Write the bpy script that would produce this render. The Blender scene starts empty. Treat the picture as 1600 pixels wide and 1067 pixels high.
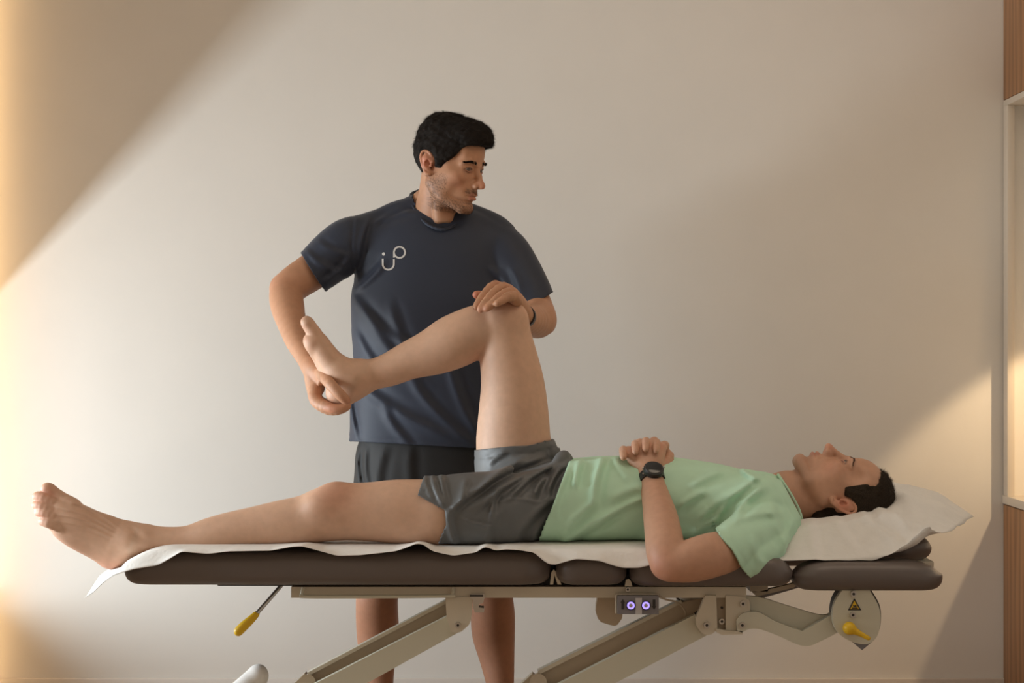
import bpy, bmesh, math, time
import numpy as np
from mathutils import Vector, Matrix
from mathutils.bvhtree import BVHTree
T_START = time.time()
C = bpy.context.scene.collection
SC = bpy.context.scene
F_PX, CX, CY, CAMZ = 3111.0, 800.0, 533.5, 1.10
# ------------------------------------------------------------------ camera, world, lights, exposure
cam = bpy.data.cameras.new('camera'); cam.lens = F_PX / 1600 * 36; cam.sensor_width = 36
cam.clip_start = 0.1; cam.clip_end = 60
co = bpy.data.objects.new('camera', cam); C.objects.link(co)
co.location = (0, 0, CAMZ); co.rotation_euler = (math.pi / 2, 0, 0); SC.camera = co
SC.view_settings.view_transform = 'Standard'; SC.view_settings.look = 'None'
SC.view_settings.gamma = 1.0; SC.view_settings.exposure = 0.07; SC.view_settings.use_curve_mapping = False

wd = bpy.data.worlds.new('room_light'); SC.world = wd; wd.use_nodes = True
wd.node_tree.nodes['Background'].inputs[0].default_value = (1.0, 0.75, 0.53, 1)
wd.node_tree.nodes['Background'].inputs[1].default_value = 0.44

def area(name, loc, look, sx, sy, power, col, up=(0, 0, 1)):
    l = bpy.data.lights.new(name, 'AREA'); l.shape = 'RECTANGLE'; l.size = sx; l.size_y = sy
    l.energy = power; l.color = col
    o = bpy.data.objects.new(name, l); C.objects.link(o); o.location = loc
    z = -Vector(look).normalized(); x = Vector(up).cross(z).normalized(); y = z.cross(x)
    o.matrix_world = Matrix.Translation(loc) @ Matrix((x, y, z)).transposed().to_4x4()
    return o
# daylight through the side opening: long in the plane of its added slanted shadow edge, thin across it
_u = Vector((0, -1, 0.75)).normalized()
_lk = Vector((1.0, -0.84, 0.10)); _lk = (_lk - _u * _lk.dot(_u)).normalized()
area('window_daylight', (-2.75, 4.72, 0.85), _lk, 0.40, 1.9, 96, (0.84, 0.94, 1.0), up=_u)
# warm light strip standing in the left corner
area('corner_strip_light', (-1.606, 5.81, 1.35), (0.6, 1.0, 0), 0.02, 2.6, 3.3, (1.0, 0.62, 0.28))
# lamp in the cabinet niche
sl = bpy.data.lights.new('niche_lamp_light', 'SPOT'); sl.energy = 17; sl.color = (1.0, 0.72, 0.42)
sl.spot_size = math.radians(91); sl.spot_blend = 0.22; sl.shadow_soft_size = 0.02
so = bpy.data.objects.new('niche_lamp_light', sl); C.objects.link(so); so.location = (1.74, 5.36, 1.27)
so.rotation_euler = Vector((0, 0.489, -0.872)).to_track_quat('-Z', 'Y').to_euler()
# unseen warm fill added overhead to lift the right part of the wall
area('ceiling_fill', (0.9, 4.3, 2.6), (0, 0.35, -1), 1.2, 0.5, 5.5, (1.0, 0.80, 0.60))

# ------------------------------------------------------------------ helpers
def W(px, py, y): return np.array([(px - CX) * y / F_PX, y, CAMZ - (py - CY) * y / F_PX])
def S(y): return y / F_PX

def mat(name, col, rough=0.5, metal=0.0, noise=0.0, nscale=30.0, bump=0.0, bscale=200.0, emis=None, sheen=0.0, sss=0.0, attr=False, spec=0.5):
    m = bpy.data.materials.new(name); m.use_nodes = True; nt = m.node_tree; b = nt.nodes['Principled BSDF']
    b.inputs['Roughness'].default_value = rough; b.inputs['Metallic'].default_value = metal
    b.inputs['Specular IOR Level'].default_value = spec
    c4 = (*col, 1); b.inputs['Base Color'].default_value = c4
    tc = nt.nodes.new('ShaderNodeTexCoord'); src = None
    if attr:
        a = nt.nodes.new('ShaderNodeAttribute'); a.attribute_name = 'Col'; src = a.outputs['Color']
    if noise > 0:
        n = nt.nodes.new('ShaderNodeTexNoise'); n.inputs['Scale'].default_value = nscale; n.inputs['Detail'].default_value = 4
        nt.links.new(tc.outputs['Object'], n.inputs['Vector'])
        mr = nt.nodes.new('ShaderNodeMapRange'); mr.inputs['From Min'].default_value = 0.3; mr.inputs['From Max'].default_value = 0.7
        mr.inputs['To Min'].default_value = 1 - noise; mr.inputs['To Max'].default_value = 1 + noise
        nt.links.new(n.outputs['Fac'], mr.inputs['Value'])
        mx = nt.nodes.new('ShaderNodeVectorMath'); mx.operation = 'SCALE'
        if src is None: mx.inputs[0].default_value = col
        else: nt.links.new(src, mx.inputs[0])
        nt.links.new(mr.outputs[0], mx.inputs['Scale']); src = mx.outputs[0]
    if src is not None: nt.links.new(src, b.inputs['Base Color'])
    if bump > 0:
        n2 = nt.nodes.new('ShaderNodeTexNoise'); n2.inputs['Scale'].default_value = bscale; n2.inputs['Detail'].default_value = 3
        nt.links.new(tc.outputs['Object'], n2.inputs['Vector'])
        bp = nt.nodes.new('ShaderNodeBump'); bp.inputs['Strength'].default_value = bump; bp.inputs['Distance'].default_value = 0.002
        nt.links.new(n2.outputs['Fac'], bp.inputs['Height']); nt.links.new(bp.outputs[0], b.inputs['Normal'])
    if emis:
        b.inputs['Emission Color'].default_value = (*emis[0], 1); b.inputs['Emission Strength'].default_value = emis[1]
    if sheen: b.inputs['Sheen Weight'].default_value = sheen; b.inputs['Sheen Roughness'].default_value = 0.5
    if sss:
        b.inputs['Subsurface Weight'].default_value = sss; b.inputs['Subsurface Radius'].default_value = (1.0, 0.35, 0.2); b.inputs['Subsurface Scale'].default_value = 0.006
    return m

def wood(name, c1, c2):
    m = bpy.data.materials.new(name); m.use_nodes = True; nt = m.node_tree; b = nt.nodes['Principled BSDF']
    tc = nt.nodes.new('ShaderNodeTexCoord'); mp = nt.nodes.new('ShaderNodeMapping'); mp.inputs['Scale'].default_value = (60, 60, 2.2)
    n = nt.nodes.new('ShaderNodeTexNoise'); n.inputs['Scale'].default_value = 1.0; n.inputs['Detail'].default_value = 6; n.inputs['Distortion'].default_value = 1.2
    w = nt.nodes.new('ShaderNodeTexWave'); w.bands_direction = 'Y'; w.inputs['Scale'].default_value = 7; w.inputs['Distortion'].default_value = 9; w.inputs['Detail'].default_value = 2; w.inputs['Detail Scale'].default_value = 0.6
    mp2 = nt.nodes.new('ShaderNodeMapping'); mp2.inputs['Scale'].default_value = (1, 1, 0.18)
    nt.links.new(tc.outputs['Object'], mp.inputs[0]); nt.links.new(mp.outputs[0], n.inputs['Vector'])
    nt.links.new(tc.outputs['Object'], mp2.inputs[0]); nt.links.new(mp2.outputs[0], w.inputs['Vector'])
    ad = nt.nodes.new('ShaderNodeMath'); ad.operation = 'MULTIPLY_ADD'; ad.inputs[1].default_value = 0.35
    nt.links.new(w.outputs['Fac'], ad.inputs[0]); nt.links.new(n.outputs['Fac'], ad.inputs[2])
    r = nt.nodes.new('ShaderNodeValToRGB'); r.color_ramp.elements[0].position = 0.3; r.color_ramp.elements[1].position = 0.95
    r.color_ramp.elements[0].color = (*c1, 1); r.color_ramp.elements[1].color = (*c2, 1)
    nt.links.new(ad.outputs[0], r.inputs[0]); nt.links.new(r.outputs[0], b.inputs['Base Color']); b.inputs['Roughness'].default_value = 0.5
    return m

def link_mesh(name, me, m, parent=None, smooth=False):
    if m is not None:
        for x in (m if isinstance(m, (list, tuple)) else [m]): me.materials.append(x)
    o = bpy.data.objects.new(name, me); C.objects.link(o)
    if smooth: me.shade_smooth()
    if parent is not None:
        o.parent = parent
        off = Vector((0, 0, 0)); p = parent
        while p is not None: off += p.location; p = p.parent
        me.transform(Matrix.Translation(-off))
    return o
def from_np(name, v, f, m, parent=None, smooth=True, col=None):
    me = bpy.data.meshes.new(name); v = np.asarray(v, np.float32); f = np.asarray(f, np.int32)
    me.vertices.add(len(v)); me.vertices.foreach_set('co', v.ravel())
    n = f.shape[1]; me.loops.add(f.size); me.loops.foreach_set('vertex_index', f.ravel())
    me.polygons.add(len(f)); me.polygons.foreach_set('loop_start', np.arange(0, f.size, n, dtype=np.int32))
    me.update(calc_edges=True)
    if col is not None:
        a = me.color_attributes.new('Col', 'FLOAT_COLOR', 'POINT')
        a.data.foreach_set('color', np.concatenate([col, np.ones((len(col), 1))], 1).astype(np.float32).ravel())
    return link_mesh(name, me, m, parent, smooth)
def thing(name, label, cat, loc, group=None):
    o = bpy.data.objects.new(name, None); C.objects.link(o); o.location = tuple(float(a) for a in loc); o.empty_display_size = 0.05
    o['label'] = label; o['category'] = cat
    if group: o['group'] = group
    return o
def bm_obj(name, bm, m, parent=None, smooth=False, bevel=0.0, seg=2):
    if bevel > 0:
        es = [e for e in bm.edges if len(e.link_faces) == 2 and e.calc_face_angle(0) > 0.6]
        bmesh.ops.bevel(bm, geom=es, offset=bevel, segments=seg, affect='EDGES', profile=0.5)
    bmesh.ops.recalc_face_normals(bm, faces=bm.faces)
    me = bpy.data.meshes.new(name); bm.to_mesh(me); bm.free()
    o = link_mesh(name, me, m, parent)
    if smooth or bevel > 0:
        me.shade_smooth(); me.set_sharp_from_angle(angle=math.radians(42))
    return o
def add_box(bm, lo, hi, rot=None, piv=None):
    lo = Vector(lo); hi = Vector(hi); c = (lo + hi) / 2
    r = bmesh.ops.create_cube(bm, size=1)
    for v in r['verts']:
        v.co = Vector((v.co.x * (hi.x - lo.x), v.co.y * (hi.y - lo.y), v.co.z * (hi.z - lo.z))) + c
    if rot is not None: bmesh.ops.rotate(bm, verts=r['verts'], cent=piv or c, matrix=rot)
    return r['verts']
def box(name, lo, hi, m, parent=None, bevel=0.003):
    bm = bmesh.new(); add_box(bm, lo, hi); return bm_obj(name, bm, m, parent, bevel=bevel)
def structure(o): o['kind'] = 'structure'; return o
def prism(name, pts, y0, y1, m, parent, bevel=0.002, ref=None, seg=2):
    """solid plate: outline given in photograph pixels at depth ref (default y0), extruded from y0 to y1"""
    ref = ref or y0; bm = bmesh.new()
    a = [bm.verts.new((W(px, py, ref)[0], y0, W(px, py, ref)[2])) for px, py in pts]
    b = [bm.verts.new((v.co.x, y1, v.co.z)) for v in a]; n = len(a)
    bm.faces.new(a); bm.faces.new(b[::-1])
    for i in range(n): bm.faces.new((a[i], b[i], b[(i + 1) % n], a[(i + 1) % n]))
    return bm_obj(name, bm, m, parent, bevel=bevel, seg=seg)
def cr(pts, n=6, closed=False):
    pts = [np.array(p, float) for p in pts]; out = []; N = len(pts)
    rng = range(N if closed else N - 1)
    for i in rng:
        if closed: p0, p1, p2, p3 = pts[(i - 1) % N], pts[i], pts[(i + 1) % N], pts[(i + 2) % N]
        else: p0, p1, p2, p3 = pts[max(i - 1, 0)], pts[i], pts[i + 1], pts[min(i + 2, N - 1)]
        for k in range(n):
            t = k / n
            out.append(0.5 * ((2 * p1) + (-p0 + p2) * t + (2 * p0 - 5 * p1 + 4 * p2 - p3) * t * t + (-p0 + 3 * p1 - 3 * p2 + p3) * t ** 3))
    if not closed: out.append(pts[-1])
    return out
def tube_mesh(name, pts, rad, m, parent, n=10, smooth_n=5, caps=True):
    """tube through 3-D points; rad = number or list"""
    rr = rad if isinstance(rad, (list, tuple)) else [rad] * len(pts)
    q = cr([np.append(p, r) for p, r in zip(pts, rr)], smooth_n) if len(pts) > 2 else [np.append(p, r) for p, r in zip(pts, rr)]
    bm = bmesh.new(); rings = []; up = None
    for i, p in enumerate(q):
        a = Vector(q[max(i - 1, 0)][:3]); b = Vector(q[min(i + 1, len(q) - 1)][:3]); d = (b - a).normalized()
        if up is None: up = Vector((0, 0, 1)) if abs(d.z) < 0.9 else Vector((0, 1, 0))
        u = d.cross(up).normalized(); v = u.cross(d).normalized(); up = v
        rings.append([bm.verts.new(Vector(p[:3]) + (u * math.cos(t) + v * math.sin(t)) * p[3]) for t in [2 * math.pi * k / n for k in range(n)]])
    for A, B in zip(rings, rings[1:]):
        for k in range(n): bm.faces.new((A[k], A[(k + 1) % n], B[(k + 1) % n], B[k]))
    if caps: bm.faces.new(rings[0][::-1]); bm.faces.new(rings[-1])
    return bm_obj(name, bm, m, parent, smooth=True)
def disc_y(name, px, py, y0, y1, rpx, m, parent, n=20, bevel=0.0012):
    c = W(px, py, y0); r = rpx * S(y0)
    return prism(name, [(CX + (c[0] + r * math.cos(a)) * F_PX / y0, CY - (c[2] + r * math.sin(a) - CAMZ) * F_PX / y0) for a in [2 * math.pi * k / n for k in range(n)]], y0, y1, m, parent, bevel)

# ------------------------------------------------------------------ distance-field sculpting engine
class Frame:
    def __init__(s, o, R, sc): s.o = np.array(o, np.float32); s.R = np.array(R, np.float32); s.s = float(sc)
    def to(s, P): return ((P - s.o) @ s.R) / s.s
    def pt(s, q): return s.o + s.R @ (np.array(q, np.float32) * s.s)
ID = Frame((0, 0, 0), np.eye(3), 1)
def smin(a, b, k):
    if k <= 0: return np.minimum(a, b)
    h = np.maximum(k - np.abs(a - b), 0) / k
    return np.minimum(a, b) - h * h * k * 0.25
def smax(a, b, k): return -smin(-a, -b, k)
class Field:
    def __init__(s): s.pr = []; s.fr = ID
    def add(s, op, k, c, r, f): s.pr.append((op, k, np.array(c, np.float32), r, f))
    def ell(s, c, r, op='u', k=0.01, rot=None, sup=None):
        fr = s.fr; c = np.array(c, np.float32); r = np.array(r, np.float32); Rm = None if rot is None else np.array(rot, np.float32)
        def f(P):
            q = fr.to(P) - c
            if Rm is not None: q = q @ Rm
            a = q / r
            k0 = np.sqrt((a * a).sum(1)) + 1e-9; b = a / r; k1 = np.sqrt((b * b).sum(1)) + 1e-6
            return k0 * (k0 - 1) / k1 * fr.s
        s.add(op, k * fr.s, fr.pt(c), float(r.max()) * fr.s, f)
    def seg(s, a, b, ra, rb, op='u', k=0.01, fy=1.0):
        fr = s.fr; a = np.array(a, np.float32); b = np.array(b, np.float32); ab = b - a
        sc = np.array([1, 1 / fy, 1], np.float32); abs_ = ab * sc; L = float((abs_ * abs_).sum()) + 1e-12
        def f(P):
            q = (fr.to(P) - a) * sc
            t = np.clip(q @ abs_ / L, 0, 1)
            d = np.sqrt(((q - t[:, None] * abs_) ** 2).sum(1)) - (ra + (rb - ra) * t)
            return d * (min(1, fy) * fr.s)
        s.add(op, k * fr.s, fr.pt((a + b) / 2), (float(np.linalg.norm(ab)) / 2 + max(ra, rb) * max(1, fy)) * fr.s, f)
    def chain(s, pts, op='u', k=0.01, fy=1.0, sub=1, kin=0.004):
        """pts: (x,y,z,r) ; joined tube"""
        if sub > 1: pts = cr(pts, sub)
        for i in range(len(pts) - 1):
            p, q = pts[i], pts[i + 1]
            s.seg(p[:3], q[:3], p[3], q[3], op, k if i == 0 else kin, fy)
    def limb(s, pts, k=0.02, fy=1.0, sub=3, kin=0.006, op='u', grow=0.0):
        """pts: (px, py, r_px, y) in photograph pixels and depth"""
        s.chain([np.append(W(p[0], p[1], p[3]), p[2] * S(p[3]) + grow) for p in pts], op, k, fy, sub, kin)
    def box(s, c, h, op='u', k=0.01, r=0.005):
        fr = s.fr; c = np.array(c, np.float32); h = np.array(h, np.float32)
        def f(P):
            q = np.abs(fr.to(P) - c) - h + r
            return (np.sqrt((np.maximum(q, 0) ** 2).sum(1)) + np.minimum(q.max(1), 0) - r) * fr.s
        s.add(op, k * fr.s, fr.pt(c), float(np.linalg.norm(h)) * fr.s, f)
    def custom(s, f, c=(0, 4.5, 0.8), r=9.0, op='u', k=0.01): s.add(op, k, c, r, f)
    def loft(s, axis, st, k=0.02, pw=2.0, op='u'):
        """axis 0 or 2; st rows: t, c1, c2, a, b  (for axis 0: c1=y a; c2=z b ; axis 2: c1=x a; c2=y b)"""
        st = np.array(st, np.float32); st = st[np.argsort(st[:, 0])]; i1, i2 = ((1, 2) if axis == 0 else (0, 1))
        tt = np.linspace(st[0, 0], st[-1, 0], 80)
        # smooth interpolation
        cols = [np.interp(tt, st[:, 0], st[:, j]) for j in range(1, 5)]
        ker = np.array([1, 2, 3, 4, 3, 2, 1.]); ker /= ker.sum()
        cols = [np.convolve(np.pad(c, 3, mode='edge'), ker, 'valid') for c in cols]
        def f(P):
            t = P[:, axis]; c1, c2, a, b = [np.interp(t, tt, c).astype(np.float32) for c in cols]
            u = (P[:, i1] - c1) / a; v = (P[:, i2] - c2) / b
            k0 = (np.abs(u) ** pw + np.abs(v) ** pw) ** (1 / pw) + 1e-6
            k1 = np.sqrt((u / a) ** 2 + (v / b) ** 2) + 1e-5
            d = np.minimum((k0 - 1) * np.sqrt(u * u + v * v) / k1, 0.2)
            e = np.maximum(st[0, 0] - t, t - st[-1, 0])
            return smax(d, e, 0.03)
        lo, hi = st[0, 0], st[-1, 0]; m = st[:, 1:].mean(0); c = [0, 0, 0]; c[axis] = (lo + hi) / 2; c[i1] = m[0]; c[i2] = m[1]
        s.add(op, k, c, float(np.hypot((hi - lo) / 2, st[:, 3:].max() + 0.08)) + 0.03, f)
    def ev(s, P, active=None):
        d = np.full(len(P), 0.25, np.float32)
        for op, k, c, r, f in (s.pr if active is None else active):
            if op == 'u': d = smin(d, f(P), k)
            elif op == 's': d = smax(d, -f(P), k)
            elif op == 'i': d = smax(d, f(P), k)
            elif op == 'd': d = d + f(P)
            elif op == 'shell': d = np.maximum(d, -d - k)
        return d
    def act(s, c, rad):
        out = []
        for p in s.pr:
            if p[0] in ('i', 'd', 'shell') or np.linalg.norm(c - p[2]) < p[3] + rad + p[1] + 0.012: out.append(p)
        return out
def NZ(seed, n=7, sc=(1, 1, 1)):
    r = np.random.RandomState(seed); K = r.normal(size=(n, 3)); K /= np.linalg.norm(K, axis=1)[:, None]; K = (K * r.uniform(0.6, 1.5, (n, 1)) * np.array(sc)).astype(np.float32); ph = r.uniform(0, 6.28, n).astype(np.float32)
    def f(P, s): return np.sin(P @ (K.T * s) + ph).sum(1) / math.sqrt(n)
    return f

def polygonize(F, h, lo, hi, keep=None, B=20):
    """surface nets over blocks; keep(cellcentres)->bool mask"""
    lo = np.array(lo, np.float64); hi = np.array(hi, np.float64); n = np.ceil((hi - lo) / h).astype(int)
    nb = (n + B - 1) // B; big = n + B * 2 + 8
    V = []; I = []; Q = []
    g = np.arange(-1, B + 1); gx, gy, gz = np.meshgrid(g, g, g, indexing='ij'); M = B + 2
    off = np.stack([gx.ravel(), gy.ravel(), gz.ravel()], 1)
    half = 0.5 * h * (B + 2) * 1.7321
    co8 = np.array([(i, j, k) for i in (0, 1) for j in (0, 1) for k in (0, 1)])
    edges = [(a, b) for a in range(8) for b in range(a + 1, 8) if np.abs(co8[a] - co8[b]).sum() == 1]
    for bx in range(nb[0]):
        for by in range(nb[1]):
            for bz in range(nb[2]):
                base = np.array([bx, by, bz]) * B
                cc = (lo + (base + B / 2) * h).astype(np.float32)
                ac = F.act(cc, half)
                if not any(p[0] == 'u' for p in ac): continue
                if keep is not None and not keep.block(cc, half): continue
                if abs(float(F.ev(cc[None], ac)[0])) > half * 1.5 + 0.01: continue
                P = (lo + (base + off) * h).astype(np.float32)
                D = F.ev(P, ac).reshape(M, M, M)
                ins = D < 0
                if ins.all() or not ins.any(): continue
                s8 = [ins[i:M - 1 + i, j:M - 1 + j, k:M - 1 + k] for i, j, k in co8]
                cnt = np.sum(s8, 0); cells = np.argwhere((cnt > 0) & (cnt < 8))
                if len(cells) == 0: continue
                d8 = np.stack([D[cells[:, 0] + i, cells[:, 1] + j, cells[:, 2] + k] for i, j, k in co8], 1)
                acc = np.zeros((len(cells), 3)); num = np.zeros(len(cells))
                for a, b in edges:
                    da, db = d8[:, a], d8[:, b]; cr_ = (da < 0) != (db < 0)
                    t = np.where(cr_, da / np.where(cr_, da - db, 1), 0)
                    acc += np.where(cr_[:, None], co8[a] + t[:, None] * (co8[b] - co8[a]), 0); num += cr_
                vp = acc / num[:, None]
                gc = cells - 1 + base
                V.append(lo + (gc + vp) * h)
                I.append(((gc[:, 0] + 2) * big[1] + gc[:, 1] + 2) * big[2] + gc[:, 2] + 2)
                def cid(c): return ((c[:, 0] + 2) * big[1] + c[:, 1] + 2) * big[2] + c[:, 2] + 2
                for ax in range(3):
                    sl = [slice(1, B + 1)] * 3; s0 = ins[tuple(sl)]; sl2 = list(sl); sl2[ax] = slice(2, B + 2); s1 = ins[tuple(sl2)]
                    e = np.argwhere(s0 != s1)
                    if len(e) == 0: continue
                    e0 = s0[e[:, 0], e[:, 1], e[:, 2]]; ge = e + base
                    a1, a2 = (ax + 1) % 3, (ax + 2) % 3; q = []
                    for o1, o2 in ((-1, -1), (0, -1), (0, 0), (-1, 0)):
                        c = ge.copy(); c[:, a1] += o1; c[:, a2] += o2; q.append(cid(c))
                    q = np.stack(q, 1); q[~e0] = q[~e0][:, ::-1]; Q.append(q)
    if not V: return np.zeros((0, 3)), np.zeros((0, 4), int)
    V = np.concatenate(V); I = np.concatenate(I); Q = np.concatenate(Q)
    ui, first = np.unique(I, return_index=True); V = V[first]
    qi = np.searchsorted(ui, Q); qi = np.clip(qi, 0, len(ui) - 1)
    ok = (ui[qi] == Q).all(1); qi = qi[ok]
    if keep is not None:
        ctr = V[qi].mean(1); qi = qi[keep(ctr)]
    used = np.unique(qi); rm = np.full(len(V), -1); rm[used] = np.arange(len(used))
    return V[used], rm[qi]
class Keep:
    """inside (or outside) a set of spheres"""
    def __init__(s, sph, inside, pad=0.0): s.sp = [(np.array(c), r) for c, r in sph]; s.i = inside; s.p = pad
    def __call__(s, P):
        m = np.zeros(len(P), bool)
        for c, r in s.sp: m |= ((P - c) ** 2).sum(1) < (r + (s.p if s.i else -s.p)) ** 2
        return m if s.i else ~m
    def block(s, c, half):
        if s.i: return any(np.linalg.norm(c - q) < r + half + 0.01 for q, r in s.sp)
        return not any(np.linalg.norm(c - q) < r - half - 0.01 for q, r in s.sp)
def join(parts):
    vs, fs, n = [], [], 0
    for v, f in parts: vs.append(v); fs.append(f + n); n += len(v)
    return np.concatenate(vs), np.concatenate(fs)
def cloth(name, F, cut, h, lo, hi, m, parent, thick=0.003):
    """outer surface of the field, trimmed where cut > 0 with edges snapped on to cut = 0, then given thickness"""
    V, Q = polygonize(F, h, lo, hi); c = cut(V.astype(np.float32)).astype(float)
    Q = Q[(c[Q] < 0).any(1)]; mv = np.zeros(len(V), bool); mv[Q.ravel()] = True; mv &= c > 0
    P = V[mv]
    for _ in range(4):
        f0 = cut(P.astype(np.float32)); e = 8e-4
        g = np.stack([(cut((P + np.eye(3)[k] * e).astype(np.float32)) - f0) / e for k in range(3)], 1); g2 = (g * g).sum(1) + 1e-6
        st = -(f0 / g2)[:, None] * g; n = np.linalg.norm(st, axis=1)[:, None] + 1e-9
        P = P + st * np.minimum(1, h * 0.9 / n)
    mx = np.linalg.norm(P - V[mv], axis=1)[:, None] + 1e-9; V[mv] = V[mv] + (P - V[mv]) * np.minimum(1, h * 1.8 / mx)
    used = np.unique(Q); rm = np.full(len(V), -1); rm[used] = np.arange(len(used)); V = V[used]; Q = rm[Q]
    o = from_np(name, V, Q, m, parent)
    if thick: s = o.modifiers.new('thickness', 'SOLIDIFY'); s.thickness = thick; s.offset = -1
    return o, V, Q
def px_of(P): return CX + P[:, 0] * F_PX / P[:, 1], CY - (P[:, 2] - CAMZ) * F_PX / P[:, 1]
def folds(lst, front=None, sc=1.0):
    """lst rows: x0,y0,x1,y1 (photo px), height m, width px"""
    def f(P):
        u, v = px_of(P); out = np.zeros(len(P), np.float32)
        for x0, y0, x1, y1, hh, w in lst:
            dx, dy = x1 - x0, y1 - y0; L = math.hypot(dx, dy)
            t = ((u - x0) * dx + (v - y0) * dy) / (L * L); s_ = ((u - x0) * dy - (v - y0) * dx) / L
            s_ = s_ + 0.05 * L * np.sin(t * 3.1)
            win = np.clip((t + 0.15) / 0.3, 0, 1) * np.clip((1.15 - t) / 0.3, 0, 1)
            out -= sc * hh * win * (np.exp(-(s_ / w) ** 2) - 0.6 * np.exp(-((s_ - 1.5 * w) / w) ** 2))
        if front is not None: out *= np.clip((front - P[:, 1]) / 0.05, 0, 1)
        return out
    return f
def tint(V, base, spots):
    col = np.tile(np.array(base, float), (len(V), 1))
    for c, r, cc, st in spots:
        w = (st * np.exp(-((V - np.array(c)) ** 2).sum(1) / (r * r)))[:, None]; col = col * (1 - w) + np.array(cc) * w
    return col
#SPLIT
# ------------------------------------------------------------------ materials
M_WALL = mat('wall_paint', (0.78, 0.745, 0.69), 0.9, noise=0.012, nscale=6, bump=0.08, bscale=90, spec=0.2)
M_TRIM = mat('trim_paint', (0.70, 0.645, 0.585), 0.45)
M_FLOOR = mat('floor_vinyl', (0.42, 0.30, 0.21), 0.45, noise=0.1, nscale=5)
M_OAK = wood('oak_veneer', (0.20, 0.085, 0.030), (0.42, 0.205, 0.085))
M_SHELF = mat('light_laminate', (0.70, 0.62, 0.52), 0.5)
M_PAD = mat('brown_vinyl', (0.135, 0.110, 0.098), 0.38, bump=0.10, bscale=500)
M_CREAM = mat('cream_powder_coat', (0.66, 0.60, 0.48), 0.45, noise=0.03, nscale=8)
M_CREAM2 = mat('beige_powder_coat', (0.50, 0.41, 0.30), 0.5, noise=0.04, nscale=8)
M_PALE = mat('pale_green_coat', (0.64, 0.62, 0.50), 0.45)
M_STEEL = mat('steel', (0.55, 0.53, 0.50), 0.28, metal=1.0)
M_DARK = mat('dark_plastic', (0.03, 0.028, 0.026), 0.5)
M_GREY = mat('grey_plastic', (0.22, 0.21, 0.22), 0.5)
M_LGREY = mat('light_grey_plastic', (0.55, 0.53, 0.50), 0.5)
M_YEL = mat('yellow_plastic', (0.80, 0.50, 0.015), 0.42)
M_WHITE = mat('white_plastic', (0.80, 0.76, 0.72), 0.4)
M_GLOW = mat('violet_light_ring', (0.2, 0.15, 0.9), 0.4, emis=((0.33, 0.25, 1.0), 1.6))
M_PAPER = mat('paper_sheet', (0.82, 0.80, 0.76), 0.85, bump=0.5, bscale=120, noise=0.02, nscale=40)

# ------------------------------------------------------------------ room
YW, XL, XR = 5.9, -1.62, 1.455
structure(box('floor', (-4, -0.8, -0.1), (4, 6.1, 0), M_FLOOR, bevel=0))
structure(box('wall_back', (-4, YW, 0), (2.4, YW + 0.12, 2.7), M_WALL, bevel=0))
structure(box('ceiling', (-1.75, -0.8, 2.7), (2.4, 6.02, 2.8), M_WALL, bevel=0))
bb = bmesh.new(); add_box(bb, (XL, YW - 0.014, 0), (XR + 0.3, YW - 0.0005, 0.104))
structure(bm_obj('baseboard_back', bb, M_TRIM, bevel=0.004))
# unseen left wall, its slanted opening shaped to cut a diagonal shadow on the back wall
def shade_edge_z(y): return min(1.146 + 0.75 * (YW - y), 2.69)
bm = bmesh.new()
def quadprism(bm, pts, x0, x1):
    a = [bm.verts.new((x0, y, z)) for y, z in pts]; b = [bm.verts.new((x1, y, z)) for y, z in pts]; n = len(a)
    bm.faces.new(a); bm.faces.new(b[::-1])
    for i in range(n): bm.faces.new((a[i], b[i], b[(i + 1) % n], a[(i + 1) % n]))
quadprism(bm, [(3.9, shade_edge_z(3.9)), (5.87, shade_edge_z(5.87)), (5.87, 2.7), (3.9, 2.7)], XL - 0.03, XL)
quadprism(bm, [(-0.8, 0), (2.6, 0), (2.6, 2.7), (-0.8, 2.7)], XL - 0.03, XL)
quadprism(bm, [(5.87, 0), (5.9, 0), (5.9, 2.7), (5.87, 2.7)], XL - 0.03, XL)
structure(bm_obj('shade_wall_left', bm, M_WALL))
bm = bmesh.new(); add_box(bm, (XL - 0.03, 2.6, 0.0), (XL + 0.01, 5.87, 0.37)); structure(bm_obj('shade_sill', bm, M_TRIM))  # unseen sill block added to dim the lower left of the back wall
bm = bmesh.new(); add_box(bm, (1.86, -0.8, 0), (1.98, 5.9, 2.7)); structure(bm_obj('wall_right', bm, M_WALL))
# corner light profile (gives the warm glow along the left edge)
lp = thing('wall_light', 'slim vertical warm light strip in the left corner of the back wall', 'light', (-1.6, 5.86, 0.1))
box('profile', (-1.619, 5.79, 0.05), (-1.609, 5.83, 2.66), M_STEEL, lp, 0.001)

# built-in cabinet on the right
cab = thing('cabinet', 'built-in oak cabinet with a pale open niche at the right edge', 'cabinet', (XR, 5.3, 0))
zt, zl = 1.812, 0.646
for i, (a, b) in enumerate(((5.30, 5.896), (4.70, 5.297), (4.10, 4.697))):
    box('upper_door', (XR, a, zt + 0.002), (XR + 0.02, b, 2.60), M_OAK, cab, 0.0015)
    d = box('lower_door', (XR, a, 0.045), (XR + 0.02, b, zl - 0.028), M_OAK, cab, 0.0015)
box('upper_body', (XR + 0.021, 4.10, zt), (XR + 0.38, 5.895, 2.60), M_SHELF, cab, 0)
box('lower_body', (XR + 0.021, 4.10, 0.045), (XR + 0.38, 5.895, zl - 0.03), M_SHELF, cab, 0)
box('toe_kick', (XR + 0.05, 4.10, 0.0), (XR + 0.36, 5.895, 0.045), M_DARK, cab, 0)
box('worktop', (XR - 0.003, 4.10, zl - 0.025), (XR + 0.38, 5.897, zl), M_SHELF, cab, 0.0015)
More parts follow.
